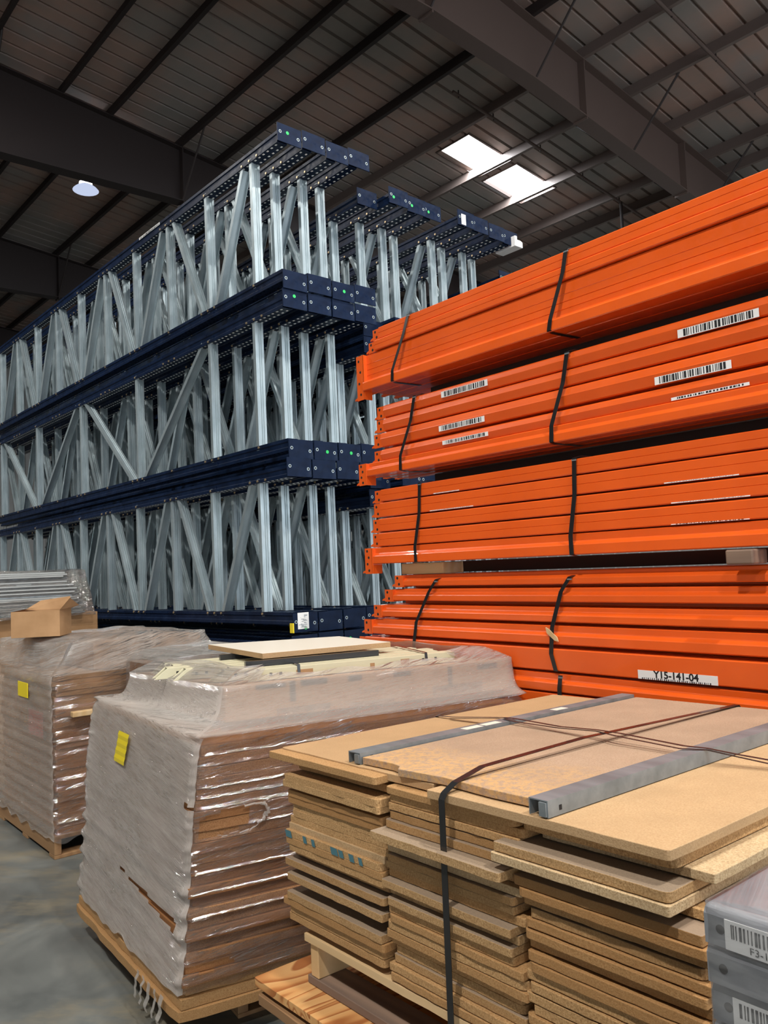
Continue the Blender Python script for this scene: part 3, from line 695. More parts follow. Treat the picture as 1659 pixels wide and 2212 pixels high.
# ------------------------------------------------------------------ strapped board stack on pallet
def board_stack():
    rnd = random.Random(21); m = MBD; th = .019
    G = 'particleboards in the strapped stack'
    B = lambda x0, x1, y0, y1, z1, mat, lab, rough=.0006, chip=.010, t=th: board('particleboard', board_poly(x0, x1, y0, y1, .0025, rough, chip, rnd), z1 - t, z1, M[mat], m, lab, 'board', G)
    # two lids and the worn board
    lid = 'board_top'
    B(.040, 1.29, .632, 1.293, 0, lid, 'tan particleboard lid over the far half of the strapped stack', .0008)
    B(0, 1.30, 0, .612, -.001, lid, 'tan particleboard lid with clean top over the near half of the strapped stack', .0008)
    pw = [(.040, .318), (.036, .45), (.045, .60), (.030, .745), (.052, .765), (.060, .80), (.055, .918)]
    poly = [(1.29, .918), (1.29, .318)] + pw
    poly = poly[::-1] if False else poly
    board('particleboard', poly, .002, .020, M['board_worn'], m, 'worn brown particleboard with frayed edge lying between the two steel channels', 'board', G)
    # columns: front edges measured from the far column
    zt = lambda y: -(1.1 - (1.002 - (y - 1690) * .00128)) + .018
    far = [(1631, .0, 'board', 1), (1652, .045, 'board', 0), (1672, .0, 'board', 0), (1685, .0, 'board', 0), (1708, .012, 'board', 0), (1722, .014, 'board', 0), (1737, .02, 'board', 0), (1751, .02, 'board', 0), (1766, .02, 'board', 0), (1780, .015, 'board_pale', 0),
           (1793, .004, 'board', 0), (1808, .004, 'board', 0), (1822, .006, 'board', 0), (1836, .03, 'board', 0), (1854, .002, 'board_dusty', 0), (1882, -.004, 'board_dusty', 0), (1921, -.006, 'board_dusty', 0), (1937, -.004, 'board', 0), (1953, .004, 'board', 0), (1969, .004, 'board', 0)]
    for i, (y, dx, mt, ov) in enumerate(far):
        z = zt(y); y1 = 1.225 + rnd.uniform(-.012, .012) - dx * .3; y0 = .795 + rnd.uniform(-.010, .006)
        if i == 0: y1 = 1.297; y0 = .80
        ob = B(dx, 1.24 + rnd.uniform(-.02, .04), y0, y1, z, mt, 'particleboard, %s from the top in the far column of the strapped stack' % ORD[i])
        if i == 10:      # teal marker strokes
            for a, w_ in ((1.19, .03), (1.115, .016), (1.075, .015), (.97, .03), (.945, .02), (.90, .02), (.865, .015)):
                mb = MB().add([(dx - .0022, a, z - .019), (dx - .0022, a + w_, z - .019), (dx - .0022, a + w_ + .006, z - .001), (dx - .0022, a + .006, z - .001)], [(0, 1, 2, 3)])
                obj('teal_mark', mb, M['blue_ink'], ob)
    # middle and near columns: closely packed with a few slipped boards
    bot = zt(1987) - .012
    def column(name, y0, y1, top, n, special):
        pitch = (top - bot) / n
        for i in range(n):
            z = top - i * pitch; dx = rnd.choice((.0, .004, .008, .014, .018)) + rnd.uniform(0, .004); a, b = y0 + rnd.uniform(-.012, .022), y1 + rnd.uniform(-.012, .006)
            mt = rnd.choice(('board', 'board', 'board', 'board_dusty', 'board_pale' if rnd.random() < .3 else 'board'))
            if i in special:
                sp = special[i]; dx = sp.get('dx', dx); a = sp.get('a', a); b = sp.get('b', b); mt = sp.get('m', mt)
            B(dx, 1.24 + rnd.uniform(-.02, .05), a, b, z, mt, 'particleboard, %s from the top in the %s column of the strapped stack' % (ORD[i], name), .0007, .014, min(th, pitch - .0006) * rnd.uniform(.88, 1))
    column('middle', .355, .782, -.022, 23, {0: dict(dx=.012), 5: dict(dx=-.032, m='board_dusty', a=.37), 6: dict(dx=.03), 11: dict(dx=-.006, m='board_dusty'), 13: dict(dx=-.004, m='board_dusty'), 15: dict(dx=.0, m='board')})
    column('near', -.055, .345, -.024, 22, {0: dict(dx=.03, a=.01, b=.36), 1: dict(dx=.06, a=-.045, m='board_pale', b=.33), 2: dict(dx=-.016, a=-.004, b=.395, m='board_dusty'), 3: dict(dx=-.022, a=-.006, b=.40, m='board_pale'), 4: dict(dx=.05), 5: dict(dx=.0, b=.36), 6: dict(dx=-.004, b=.35)})
    # steel channels on top
    for nm, y0, y1, x0, x1, h, lab in (('steel_channel', .922, .972, .050, 1.285, .030, 'galvanised steel channel lying along the far side of the worn board'), ('steel_channel', .262, .310, .004, 1.30, .034, 'galvanised steel channel with square hole beside the clean tan lid')):
        t_ = .0025; p = [(y0, .001), (y0, h), (y1, h), (y1, .001), (y1 - t_, .001), (y1 - t_, h - t_), (y0 + t_, h - t_), (y0 + t_, .001)]
        n = len(p); mb = MB(); mb.add([(x0, a, b) for a, b in p] + [(x1, a, b) for a, b in p], [(i, (i + 1) % n, n + (i + 1) % n, n + i) for i in range(n)] + [tuple(range(n)), tuple(range(n, 2 * n))])
        mb.box(x0 - .004, x0 + .03, y0 + t_, y0 + .020, .003, h - .004)
        mb.box(x0 + .034, x0 + .042, y0 - .0006, y0 + .001, .010, .020, 1)
        ob = obj(nm, mb, [M['steel'], M['hole']], mat=m); tag(ob, lab, 'channel', 'steel channels on the board stack')
        if y0 > .9:
            mb = MB()
            for xa, xb in ((.45, .52), (.53, .60), (.86, .92)): mb.box(xa, xb, y0 + .006, y0 + .034, h, h + .0006)
            obj('paper_remnant', mb, M['melamine'], ob)
    # straps
    pts = [(1.31, .548, .010), (1.295, .548, .024), (.9, .548, .034), (.5, .548, .044), (.12, .548, .038), (.03, .548, .019), (-.004, .548, .002), (-.012, .548, -.01), (-.014, .549, -.25), (-.014, .552, -.50), (-.014, .553, -.62)]
    nd = [(1, 0, .2), (.3, 0, 1), (0, 0, 1), (0, 0, 1), (0, 0, 1), (-.5, 0, 1), (-1, 0, .6), (-1, 0, 0), (-1, 0, 0), (-1, 0, 0), (-1, 0, 0)]
    tag(obj('strap', MB().ribbon(pts, (0, 1, 0), .019, .0012, nd), M['black'], mat=m), 'wide black strap running over the board stack and down its front', 'strap')
    pts = [(.665, 1.305, -.3), (.665, 1.300, -.02), (.664, 1.290, .004), (.664, 1.21, .008), (.668, 1.017, .026), (.652, .945, .034), (.650, .90, .034), (.62, .72, .036), (.598, .577, .046), (.590, .50, .047), (.58, .31, .040), (.596, .26, .038), (.62, .20, .028), (.66, .10, .014), (.68, .0, .006), (.68, -.008, -.02), (.68, -.008, -.3)]
    mb = MB(); mb.ribbon(pts, (1, 0, 0), .010, .001, [(0, 1, 0), (0, 1, .3)] + [(0, .1, 1)] * 12 + [(0, -.5, .8), (0, -1, 0), (0, -1, 0)])
    pts2 = [(x - .014 + .012 * math.sin(i * 1.7), y, z - .003) for i, (x, y, z) in enumerate(pts[3:14])]
    mb.ribbon(pts2, (1, 0, 0), .008, .001, [(0, 0, 1)] * 11)
    tag(obj('strap', mb, M['brownstrap'], mat=m), 'thin twisted brown strap crossing over both steel channels on the board stack', 'strap')
    # pallet: stringers along x, deck boards along y
    r = thing('pallet', 'pine pallet with splintered front board under the strapped boards', 'pallet', m @ T(0, 0, bot - .135))
    zb = bot - .020; zz = lambda q: q - (bot - .135)
    x = .004
    for i in range(6):
        obj('deck_board', MB().prism_z(board_poly(x, x + .10, -.03, 1.15 + (0 if i else .0), .002, .0012, .01, rnd), zz(bot - .021), zz(bot - .002)), M['pine'], r); x += .225
    for y in (1.10, .55, 0):
        obj('stringer', MB().box(.014, 1.2, y, y + .036, zz(bot - .112), zz(bot - .0215)), M['pine'] if y > 1 else M['pallet_wood'], r, bevel=.003)
    for i in range(3):
        x = (.012, .55, 1.05)[i]
        obj('bottom_board', MB().box(x, x + .095, -.03, 1.15, zz(bot - .134), zz(bot - .1125)), M['grey_wood'], r, bevel=.002)
    mb = MB(); rr = random.Random(5)
    for i in range(9):
        y = 1.15 + rr.uniform(-.005, .02); x = .01 + i * .009
        mb.add([(x, 1.145, zz(bot - .019)), (x + .007, 1.145, zz(bot - .019)), (x + .003, y, zz(bot - .014)), (x + .003, 1.145, zz(bot - .003))], [(0, 1, 2), (0, 2, 3), (1, 3, 2), (0, 3, 1)])
    obj('splinters', mb, M['pine'], r)
    # plywood sheets below
    z = bot - .1355
    for i, (x0, y1, mt, t_) in enumerate(((-.078, 1.285, 'plywood', .022), (-.082, 1.262, 'pallet_wood', .026), (-.03, 1.24, 'grey_wood', .030), (.01, 1.21, 'pallet_wood', .030), (.0, 1.22, 'pallet_wood', .03))):
        board('plywood_sheet', board_poly(x0, 1.24, -.10, y1, .003, .001, .004, rnd), z - t_, z, M[mt], m, ['grained orange plywood sheet under the pine pallet', 'weathered timber board under the grained plywood sheet', 'grey timber board below the plywood, second down', 'brown timber board low under the plywood, third down', 'brown timber board lowest under the plywood'][i], 'board')
        z -= t_ + (.0005 if i else .014)
    zf = -(1.1) + .012
    tag(obj('support_block', MB().box(.06, 1.1, .0, 1.12, zf, z), M['pallet_wood'], mat=m), 'timber base under the plywood sheets and the strapped boards', 'base')
board_stack()

# ------------------------------------------------------------------ film wrapped loads
def lerp(a, b, t): return a + (b - a) * t
def loop_points(poly, n, r=.03):
    """resample a polygon with rounded corners to n points; returns (x, y, nx, ny, arc)"""
    pts = []
    m = len(poly)
    for i in range(m):
        p0, p1, p2 = Vector(poly[i - 1]), Vector(poly[i]), Vector(poly[(i + 1) % m])
        a = p1 + (p0 - p1).normalized() * r; b = p1 + (p2 - p1).normalized() * r
        for k in range(5):
            t = k / 4; q = (a.lerp(p1, t)).lerp(p1.lerp(b, t), t); pts.append(q)
    L = [0]
    for i in range(len(pts)): L.append(L[-1] + (pts[(i + 1) % len(pts)] - pts[i]).length)
    out = []; per = n // m                              # the same share of points on every side, so corners line up between loops
    for i in range(m):
        lo, hi = L[i * 5 + 2], (L[(i + 1) * 5 + 2] if i < m - 1 else L[-1] + L[2])
        for q in range(per):
            s = lo + (hi - lo) * q / per; sw = s % L[-1]; j = max(jj for jj in range(len(L) - 1) if L[jj] <= sw + 1e-9)
            f = (sw - L[j]) / max(1e-9, L[j + 1] - L[j]); out.append((pts[j].lerp(pts[(j + 1) % len(pts)], f), s - L[2]))
    n = len(out)
    res = []
    for k in range(n):
        d = out[(k + 1) % n][0] - out[k - 1][0]; nn = Vector((d.y, -d.x)).normalized()
        res.append((out[k][0], nn, out[k][1]))
    return res, L[-1]
def make_film(name, levels, n, mats, side_mat, holes=(), scal=None, parent=None, seed=0, closed_top=False, jag=0.):
    """levels: list of (z, poly, radius, wobble); lofted skin with UVs (arc, z)"""
    vs = []; uvs = []; fs = []; mi = []
    rows = []
    for li, (z, poly, r, wob) in enumerate(levels):
        pts, per = loop_points(poly, n, r); row = []
        for k, (p, nn, s) in enumerate(pts):
            nz = mnoise.noise(Vector((p.x * 5 + seed, p.y * 5, z * 9))) * wob + mnoise.noise(Vector((p.x * 17 + seed, p.y * 17, z * 30))) * wob * .4
            o_ = nz + (scal(z, k / n) if scal else 0) + .004
            zz = z + (mnoise.noise(Vector((p.x * 6, p.y * 6, seed + 5.))) * wob * 1.2 if wob > .006 else 0)
            if li == 0: zz += jag * mnoise.noise(Vector((s * 9, seed, 3)))
            row.append(len(vs)); vs.append((p.x + nn.x * o_, p.y + nn.y * o_, zz)); uvs.append((s, z + li * .004))
        rows.append(row)
    for a, b, li in zip(rows, rows[1:], range(len(rows))):
        for k in range(n):
            k2 = (k + 1) % n
            c = [sum(vs[i][t] for i in (a[k], a[k2], b[k2], b[k])) / 4 for t in range(3)]
            if any(h(c, k / n) for h in holes): continue
            fs.append((a[k], a[k2], b[k2], b[k])); mi.append(side_mat(k / n, c[2]))
    if closed_top:
        c = [sum(vs[i][t] for i in rows[-1]) / n for t in range(3)]; ci = len(vs); vs.append(tuple(c)); uvs.append((0, c[2] + .3))
        for k in range(n): fs.append((rows[-1][k], rows[-1][(k + 1) % n], ci)); mi.append(side_mat(.1, c[2] + 1))
    me = bpy.data.meshes.new(name); me.from_pydata(vs, [], fs)
    for m in mats: me.materials.append(m)
    me.polygons.foreach_set('material_index', mi)
    uv = me.uv_layers.new(name='UVMap')
    for lp in me.loops: uv.data[lp.index].uv = uvs[lp.vertex_index]
    me.polygons.foreach_set('use_smooth', [True] * len(fs)); me.update()
    return link(name, me, parent)
def pallet(label, m, W, L, deck=.022, h=.13, mat='pallet_wood', group=None):
    """W along x, L along y; stringers along x as seen from the aisle"""
    r = thing('pallet', label, 'pallet', m, group)
    for i in range(7):
        y = i * (L - .09) / 6; obj('deck_board', MB().box(0, W, y, y + .09, h - deck, h), M[mat], r, bevel=.003)
    for x in (0, W / 2 - .02, W - .04): obj('stringer', MB().box(x, x + .04, 0, L, deck, h - deck - .0005), M[mat], r, bevel=.003)
    for i in range(3):
        y = i * (L - .1) / 2; obj('bottom_board', MB().box(0, W, y, y + .1, 0, deck - .0005), M[mat], r, bevel=.003)
    return r

def main_load():
    rnd = random.Random(77)
    Nb, Lb, Rb, Bb = Vector((-.760, 2.822)), Vector((-1.462, 3.770)), Vector((.50, 3.50)), Vector((-.27, 4.36))
    Nt, Lt, Rt, Bt = Vector((-.668, 2.832)), Vector((-1.418, 3.915)), Vector((.570, 3.480)), Vector((-.22, 4.40))
    ZT = 1.037; Z0 = .10
    quad = lambda z, e=0: [p + (p - c).normalized() * e for c in [sum((lerp(a, b, (z - Z0) / (ZT - Z0)) for a, b in ((Nb, Nt), (Rb, Rt), (Bb, Bt), (Lb, Lt))), Vector((0, 0))) / 4] for p in (lerp(Nb, Nt, (z - Z0) / (ZT - Z0)), lerp(Rb, Rt, (z - Z0) / (ZT - Z0)), lerp(Bb, Bt, (z - Z0) / (ZT - Z0)), lerp(Lb, Lt, (z - Z0) / (ZT - Z0)))]
    I4 = Matrix.Identity(4)
    # boards
    prot = []; z = Z0; i = 0; nb = 0; zs = []
    pitch = .0362
    while z + pitch < ZT + .002: zs.append(z); z += pitch
    N = len(zs)
    for i, z in enumerate(zs):
        e = rnd.choice((-.018, -.012, -.006, 0, .004, .008)); 
        if i == 0: e = .02
        if i == 1: e = .005
        if i == N - 1: e = -.004
        prot.append(e); q = quad(z + .017, e - .006)
        pl = []
        for k in range(4):
            a, b = q[k], q[(k + 1) % 4]
            for s in range(16):
                t = s / 16; p = a.lerp(b, t); nn = Vector((b - a)).normalized(); nn = Vector((nn.y, -nn.x))
                p = p + nn * rnd.gauss(0, .0022 if i < 3 else .0012); 
                if s == 0: p = p + (sum(q, Vector((0, 0))) / 4 - p).normalized() * rnd.uniform(.002, .012)
                pl.append((p.x, p.y))
        top = N - 1 - i
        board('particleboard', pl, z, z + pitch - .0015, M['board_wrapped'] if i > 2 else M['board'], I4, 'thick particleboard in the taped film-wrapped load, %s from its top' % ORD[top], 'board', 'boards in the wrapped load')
    pr = pallet('low timber pallet under the large film-wrapped board load', RZ(33) @ T(0, 0, 0), 1.0, 1.0, .016, .098)
    pr.matrix_world = T(-.60, 3.02, 0) @ RZ(32)
    # carton layer on top
    C = [Vector((-.628, 3.085)), Vector((.520, 3.606)), Vector((-.005, 4.19)), Vector((-1.155, 3.665))]
    ZC0, ZC1 = ZT + .001, 1.170
    poly = [(p.x, p.y) for p in C]
    co = obj('carton', MB().prism_z(poly, ZC0, ZC1), M['card'], bevel=.004); tag(co, 'long brown carton with black tape marks on top of the film-wrapped boards', 'carton')
    d = (C[1] - C[0]).normalized(); nn = Vector((d.y, -d.x)); Lc = (C[1] - C[0]).length
    def patch(mb, s0, s1, z0, z1, off=.0012):
        a, b = C[0] + d * s0 + nn * off, C[0] + d * s1 + nn * off
        a2, b2 = C[0] + d * s0, C[0] + d * s1
        mb.add([(a.x, a.y, z0), (b.x, b.y, z0), (b.x, b.y, z1), (a.x, a.y, z1), (a2.x, a2.y, z0), (b2.x, b2.y, z0), (b2.x, b2.y, z1), (a2.x, a2.y, z1)], [(0, 1, 2, 3), (0, 4, 5, 1), (1, 5, 6, 2), (2, 6, 7, 3), (3, 7, 4, 0)])
    for s0, s1, z0, z1 in ((.255, .278, 1.09, 1.168), (.955, .975, 1.075, 1.160), (.12, .24, 1.148, 1.165), (.30, .41, 1.145, 1.168), (.50, .56, 1.142, 1.165), (.70, .78, 1.142, 1.160), (1.1, 1.2, 1.135, 1.158)):
        mb = MB(); patch(mb, s0, s1, z0, z1); obj('tape_mark', mb, M['ink'], co)
    for q in ((.20, .42, 1.046, 1.068), (.50, .70, 1.040, 1.058), (.88, 1.12, 1.045, 1.085)):
        mb = MB(); patch(mb, *q); obj('dark_patch', mb, M['grey_wood'], co)
    vs, fs = text_mesh('48X42', .034, 1.25); c0 = C[0] + d * .60 + nn * .0015
    mb = MB(); mb.add([(c0.x + d.x * -x, c0.y + d.y * -x, 1.102 - y) for x, y, z_ in vs], fs); obj('stencil', mb, M['grey_wood'], co)
    # cream rack channels lying on the carton
    ang = math.degrees(math.atan2(d.y, d.x)); mc = T(C[0].x, C[0].y, ZC1) @ RZ(ang)
    up = Vector((-d.y, d.x))
    lens = [(.10, 1.02, .05), (-.02, .98, .13), (.02, 1.0, .21), (-.14, .96, .30), (-.20, .93, .39), (-.16, .90, .48), (-.18, .86, .57)]
    for i, (a, b, o_) in enumerate(lens):
        h = .046; W = .062; x0, x1 = a, b
        mb = MB(); p = [(0, .002), (W, .002), (W, h), (W - .004, h), (W - .004, .006), (.004, .006), (.004, h), (0, h)]
        p = [(0, h), (0, .002), (.004, .002), (.004, h - .004), (W - .004, h - .004), (W - .004, .002), (W, .002), (W, h)]
        n = len(p); mb.add([(x0 + (.055 if z_ > .02 else 0), y_, z_) for y_, z_ in p] + [(x1, y_, z_) for y_, z_ in p], [(k, (k + 1) % n, n + (k + 1) % n, n + k) for k in range(n)] + [tuple(range(n)), tuple(range(n, 2 * n))])
        for xx in (x0 + .09, x0 + .13, x1 - .1, x1 - .16): mb.box(xx, xx + .012, -.0006, .002, .018, .030, 1)
        o = obj('cream_channel', mb, [M['cream'], M['hole']], mat=mc @ T(0, o_, .001), bevel=.0015)
        tag(o, 'cream painted rack channel on the brown carton, %s from the front edge' % ORD[i], 'channel', 'cream channels on the carton')
        if i == 0:
            for q in ((.30, .37, .012, .032), (.62, .64, .008, .03), (.76, .80, .014, .034)): obj('tape_remnant', MB().box(q[0], q[1], -.0012, 0, q[2], q[3]), M['card'], o)
    # black strapping round the channels
    for i, xx in enumerate((.31, .88)):
        pts = [(xx, .045, .02), (xx, .05, .053), (xx + .02, .35, .055), (xx + .03, .63, .052), (xx + .03, .636, .01)]
        tag(obj('strap', MB().ribbon(pts, (1, 0, 0), .012, .001, [(0, -1, 0), (0, -.3, 1), (0, 0, 1), (0, .3, 1), (0, 1, 0)]), M['black'], mat=mc), 'black strap over the cream channels, %s the cream laminate panel' % ('partly under' if i == 0 else 'clear of'), 'strap')
    # cream-topped panel
    P = [(-.858, 3.865), (-.520, 3.335), (.004, 3.600), (-.245, 4.015)]
    zpl = ZC1 + .0485 + .024
    po = obj('laminate_panel', MB().prism_z(P, zpl, zpl + .022, 0), [M['board_top'], M['melamine']], bevel=.001)
    for f in po.data.polygons:
        if f.normal.z > .9: f.material_index = 1
    tag(po, 'cream laminated particleboard panel lying across the cream channels', 'panel')
    mb = MB(); 
    tag(obj('packing_batten', MB().box(.12, .70, .14, .165, 0, .0235), M['black'], mat=mc @ T(0, 0, .048)), 'dark packing strip under the cream laminate panel', 'strip')
    tag(obj('packing_batten', MB().box(.10, .55, .50, .525, 0, .0235), M['black'], mat=mc @ T(0, 0, .048)), 'dark packing strip under the back of the cream laminate panel', 'strip')
    # film skin
    per_ = (Rb - Nb).length + (Bb - Rb).length + (Lb - Bb).length + (Nb - Lb).length; k3_ = .75
    def scal(z, k):
        if z > ZT - .003: return .006
        i = (z - Z0) / pitch; j = int(min(max(i, 0), N - 1)); f = i - j
        e = prot[j]; e2 = prot[min(j + 1, N - 1)] if f > .5 else prot[max(j - 1, 0)]
        w_ = abs(f - .5) * 2
        amp = 1 if k < k3_ else .08 + .92 * max(0, 1 - min(k - k3_, 1 - k) / .02)
        return ((e * (1 - .35 * w_) + e2 * .35 * w_) - .006 * w_ * w_) * amp + (.010 if k > k3_ else 0)
    lv = []; nz = 78
    for i in range(nz):
        z = Z0 + .085 + (ZT - Z0 - .085) * i / (nz - 1)
        lv.append((z, quad(z, .001), .02, .0018))
    top = quad(ZT, -.004)
    shift = lambda a, b, t: [p.lerp(q, t) for p, q in zip(a, b)]
    Ce = [p + (p - sum(C, Vector((0, 0))) / 4).normalized() * .012 for p in C]
    for t, z in ((.10, ZT + .006), (.3, ZT + .010), (.5, ZT + .016), (.68, ZT + .028), (.84, ZT + .050), (.94, ZT + .085), (1., ZC1 - .015), (1.0, ZC1 + .006)):
        lv.append((z, shift(top, Ce, t), .02, .003))
    cc = sum(C, Vector((0, 0))) / 4
    for t, z in ((.06, ZC1 + .03), (.13, ZC1 + .05), (.2, ZC1 + .056), (.26, ZC1 + .06)):
        lv.append((z, [p.lerp(cc, t) for p in Ce], .03, .016))
    # tears
    def on_right(c): return (Vector((c[0], c[1])) - Nb).dot((Rb - Nb).normalized())
    def on_left(c): return (Vector((c[0], c[1])) - Nb).dot((Lb - Nb).normalized())
    def isright(c): 
        p = Vector((c[0], c[1])); dd = (Rt - Nt).normalized(); n2 = Vector((dd.y, -dd.x)); return (p - Nt).dot(n2) > -.05 and c[2] < ZT
    def isleft(c):
        p = Vector((c[0], c[1])); dd = (Lt - Nt).normalized(); n2 = Vector((-dd.y, dd.x)); return (p - Nt).dot(n2) > -.06 and c[2] < ZT
    h1 = lambda c, k: isright(c) and abs((on_right(c) - .165 - .25 * (c[2] - .74)) / .092) ** 3 + abs((c[2] - .738 - (on_right(c) - .15) * .10) / .040) ** 3 < 1
    h2 = lambda c, k: isleft(c) and .05 < on_left(c) < .66 and abs(c[2] - (.390 + on_left(c) * .07)) < .019 * (1 - on_left(c) / .70)
    h3 = lambda c, k: isright(c) and ((on_right(c) - .10) / .09) ** 2 + ((c[2] - .262) / .017) ** 2 < 1
    h4 = lambda c, k: isright(c) and ((on_right(c) - .03) / .025) ** 2 + ((c[2] - .80) / .012) ** 2 < 1
    per = (Rb - Nb).length + (Bb - Rb).length + (Lb - Bb).length + (Nb - Lb).length
    k1 = .25; k3 = .75
    sm = lambda k, z: (0 if k > k3 - .004 else 1) if z < ZT + .002 else ((3 if k < .5 else 0) if z < ZC1 else 2)
    oc = lambda c: (Vector((c[0], c[1])) - C[0]).dot(d)
    h5 = lambda c, k: c[2] > ZC1 + .022 and .16 < oc(c) < .99
    f = make_film('stretch_film', lv, 320, [M['film_layers'], M['film_clear'], M['film_loose'], M['film_carton']], sm, (h1, h2, h3, h4, h5), scal, None, 4, jag=.03)
    tag(f, 'stretch film around the large board load with a tall yellow tape tag', 'film')
    # yellow tape on the film: flat strip slightly off the left face
    dl = (Lt - Nt).normalized(); nl = Vector((-dl.y, dl.x)); 
    def lf(s, z, off=.022):
        b = lerp(Nb, Nt, (z - Z0) / (ZT - Z0)); p = b + dl * s + nl * off; return (p.x, p.y, z)
    s0 = .80
    mb = MB(); nzz = 8
    for i in range(nzz):
        za, zb = .825 + .130 * i / nzz, .825 + .130 * (i + 1) / nzz; o1, o2 = .030 + .002 * (i % 2), .030 + .002 * ((i + 1) % 2)
        w0 = .004 * math.sin(i); mb.add([lf(YS0 - .005 * i, za, o1), lf(YS1 - .005 * i + w0, za, o1), lf(YS1 - .005 * (i + 1), zb, o2), lf(YS0 - .005 * (i + 1), zb, o2)], [(0, 1, 2, 3)])
    obj('yellow_tag', mb, M['yellow'], f)
    dr = (Rt - Nt).normalized(); nr = Vector((dr.y, -dr.x)); rim = []; rr = random.Random(12)
    for q in range(25):
        a = 2 * math.pi * q / 24; cz, cs = math.sin(a), math.cos(a)
        zz = .738 + .040 * math.copysign(abs(cz) ** .67, cz); ss = .165 + .25 * (zz - .74) + .092 * math.copysign(abs(cs) ** .67, cs); zz += (ss - .15) * .10
        b = lerp(Nb, Nt, (zz - Z0) / (ZT - Z0)); p = b + (lerp(Rb, Rt, .7) - lerp(Nb, Nt, .7)).normalized() * ss + nr * (.012 + rr.uniform(0, .006)); rim.append((p.x, p.y, zz))
    mb = MB()
    for q in list(range(0, 6)) + list(range(15, 24)):
        p0, p1 = Vector(rim[q]), Vector(rim[q + 1]); w0 = .013 if q < 6 or q > 20 else .006
        for _ in range(2 if w0 > .01 else 1):
            j0 = Vector((rr.uniform(-.004, .010), rr.uniform(-.003, .003), rr.uniform(-.006, .006)))
            mb.tube(p0 + j0, p1 + j0 * .4, w0 * rr.uniform(.2, .5), 5)
    obj('torn_edge', mb, M['film_loose'], f)
    # frayed film rags at the lower corner
    mb = MB(); rr = random.Random(9)
    base = lerp(Nb, Lb, .16)
    for i in range(5):
        p = Nb.lerp(Lb, .08 + .05 * i) + nl * .02; z = .16; q = []
        for j in range(7):
            q.append(Vector((p.x + rr.uniform(-.005, .005) + nl.x * .010 * j * .4, p.y + rr.uniform(-.005, .005), z))); z -= .016
        w_ = rr.uniform(.015, .035)
        mb.ribbon([tuple(v) for v in q], (dl.x, dl.y, 0), w_, .001, [(nl.x, nl.y, 0)] * 7)
    obj('film_rag', mb, M['film_loose'], f)
YS0, YS1 = .705, .842
main_load()

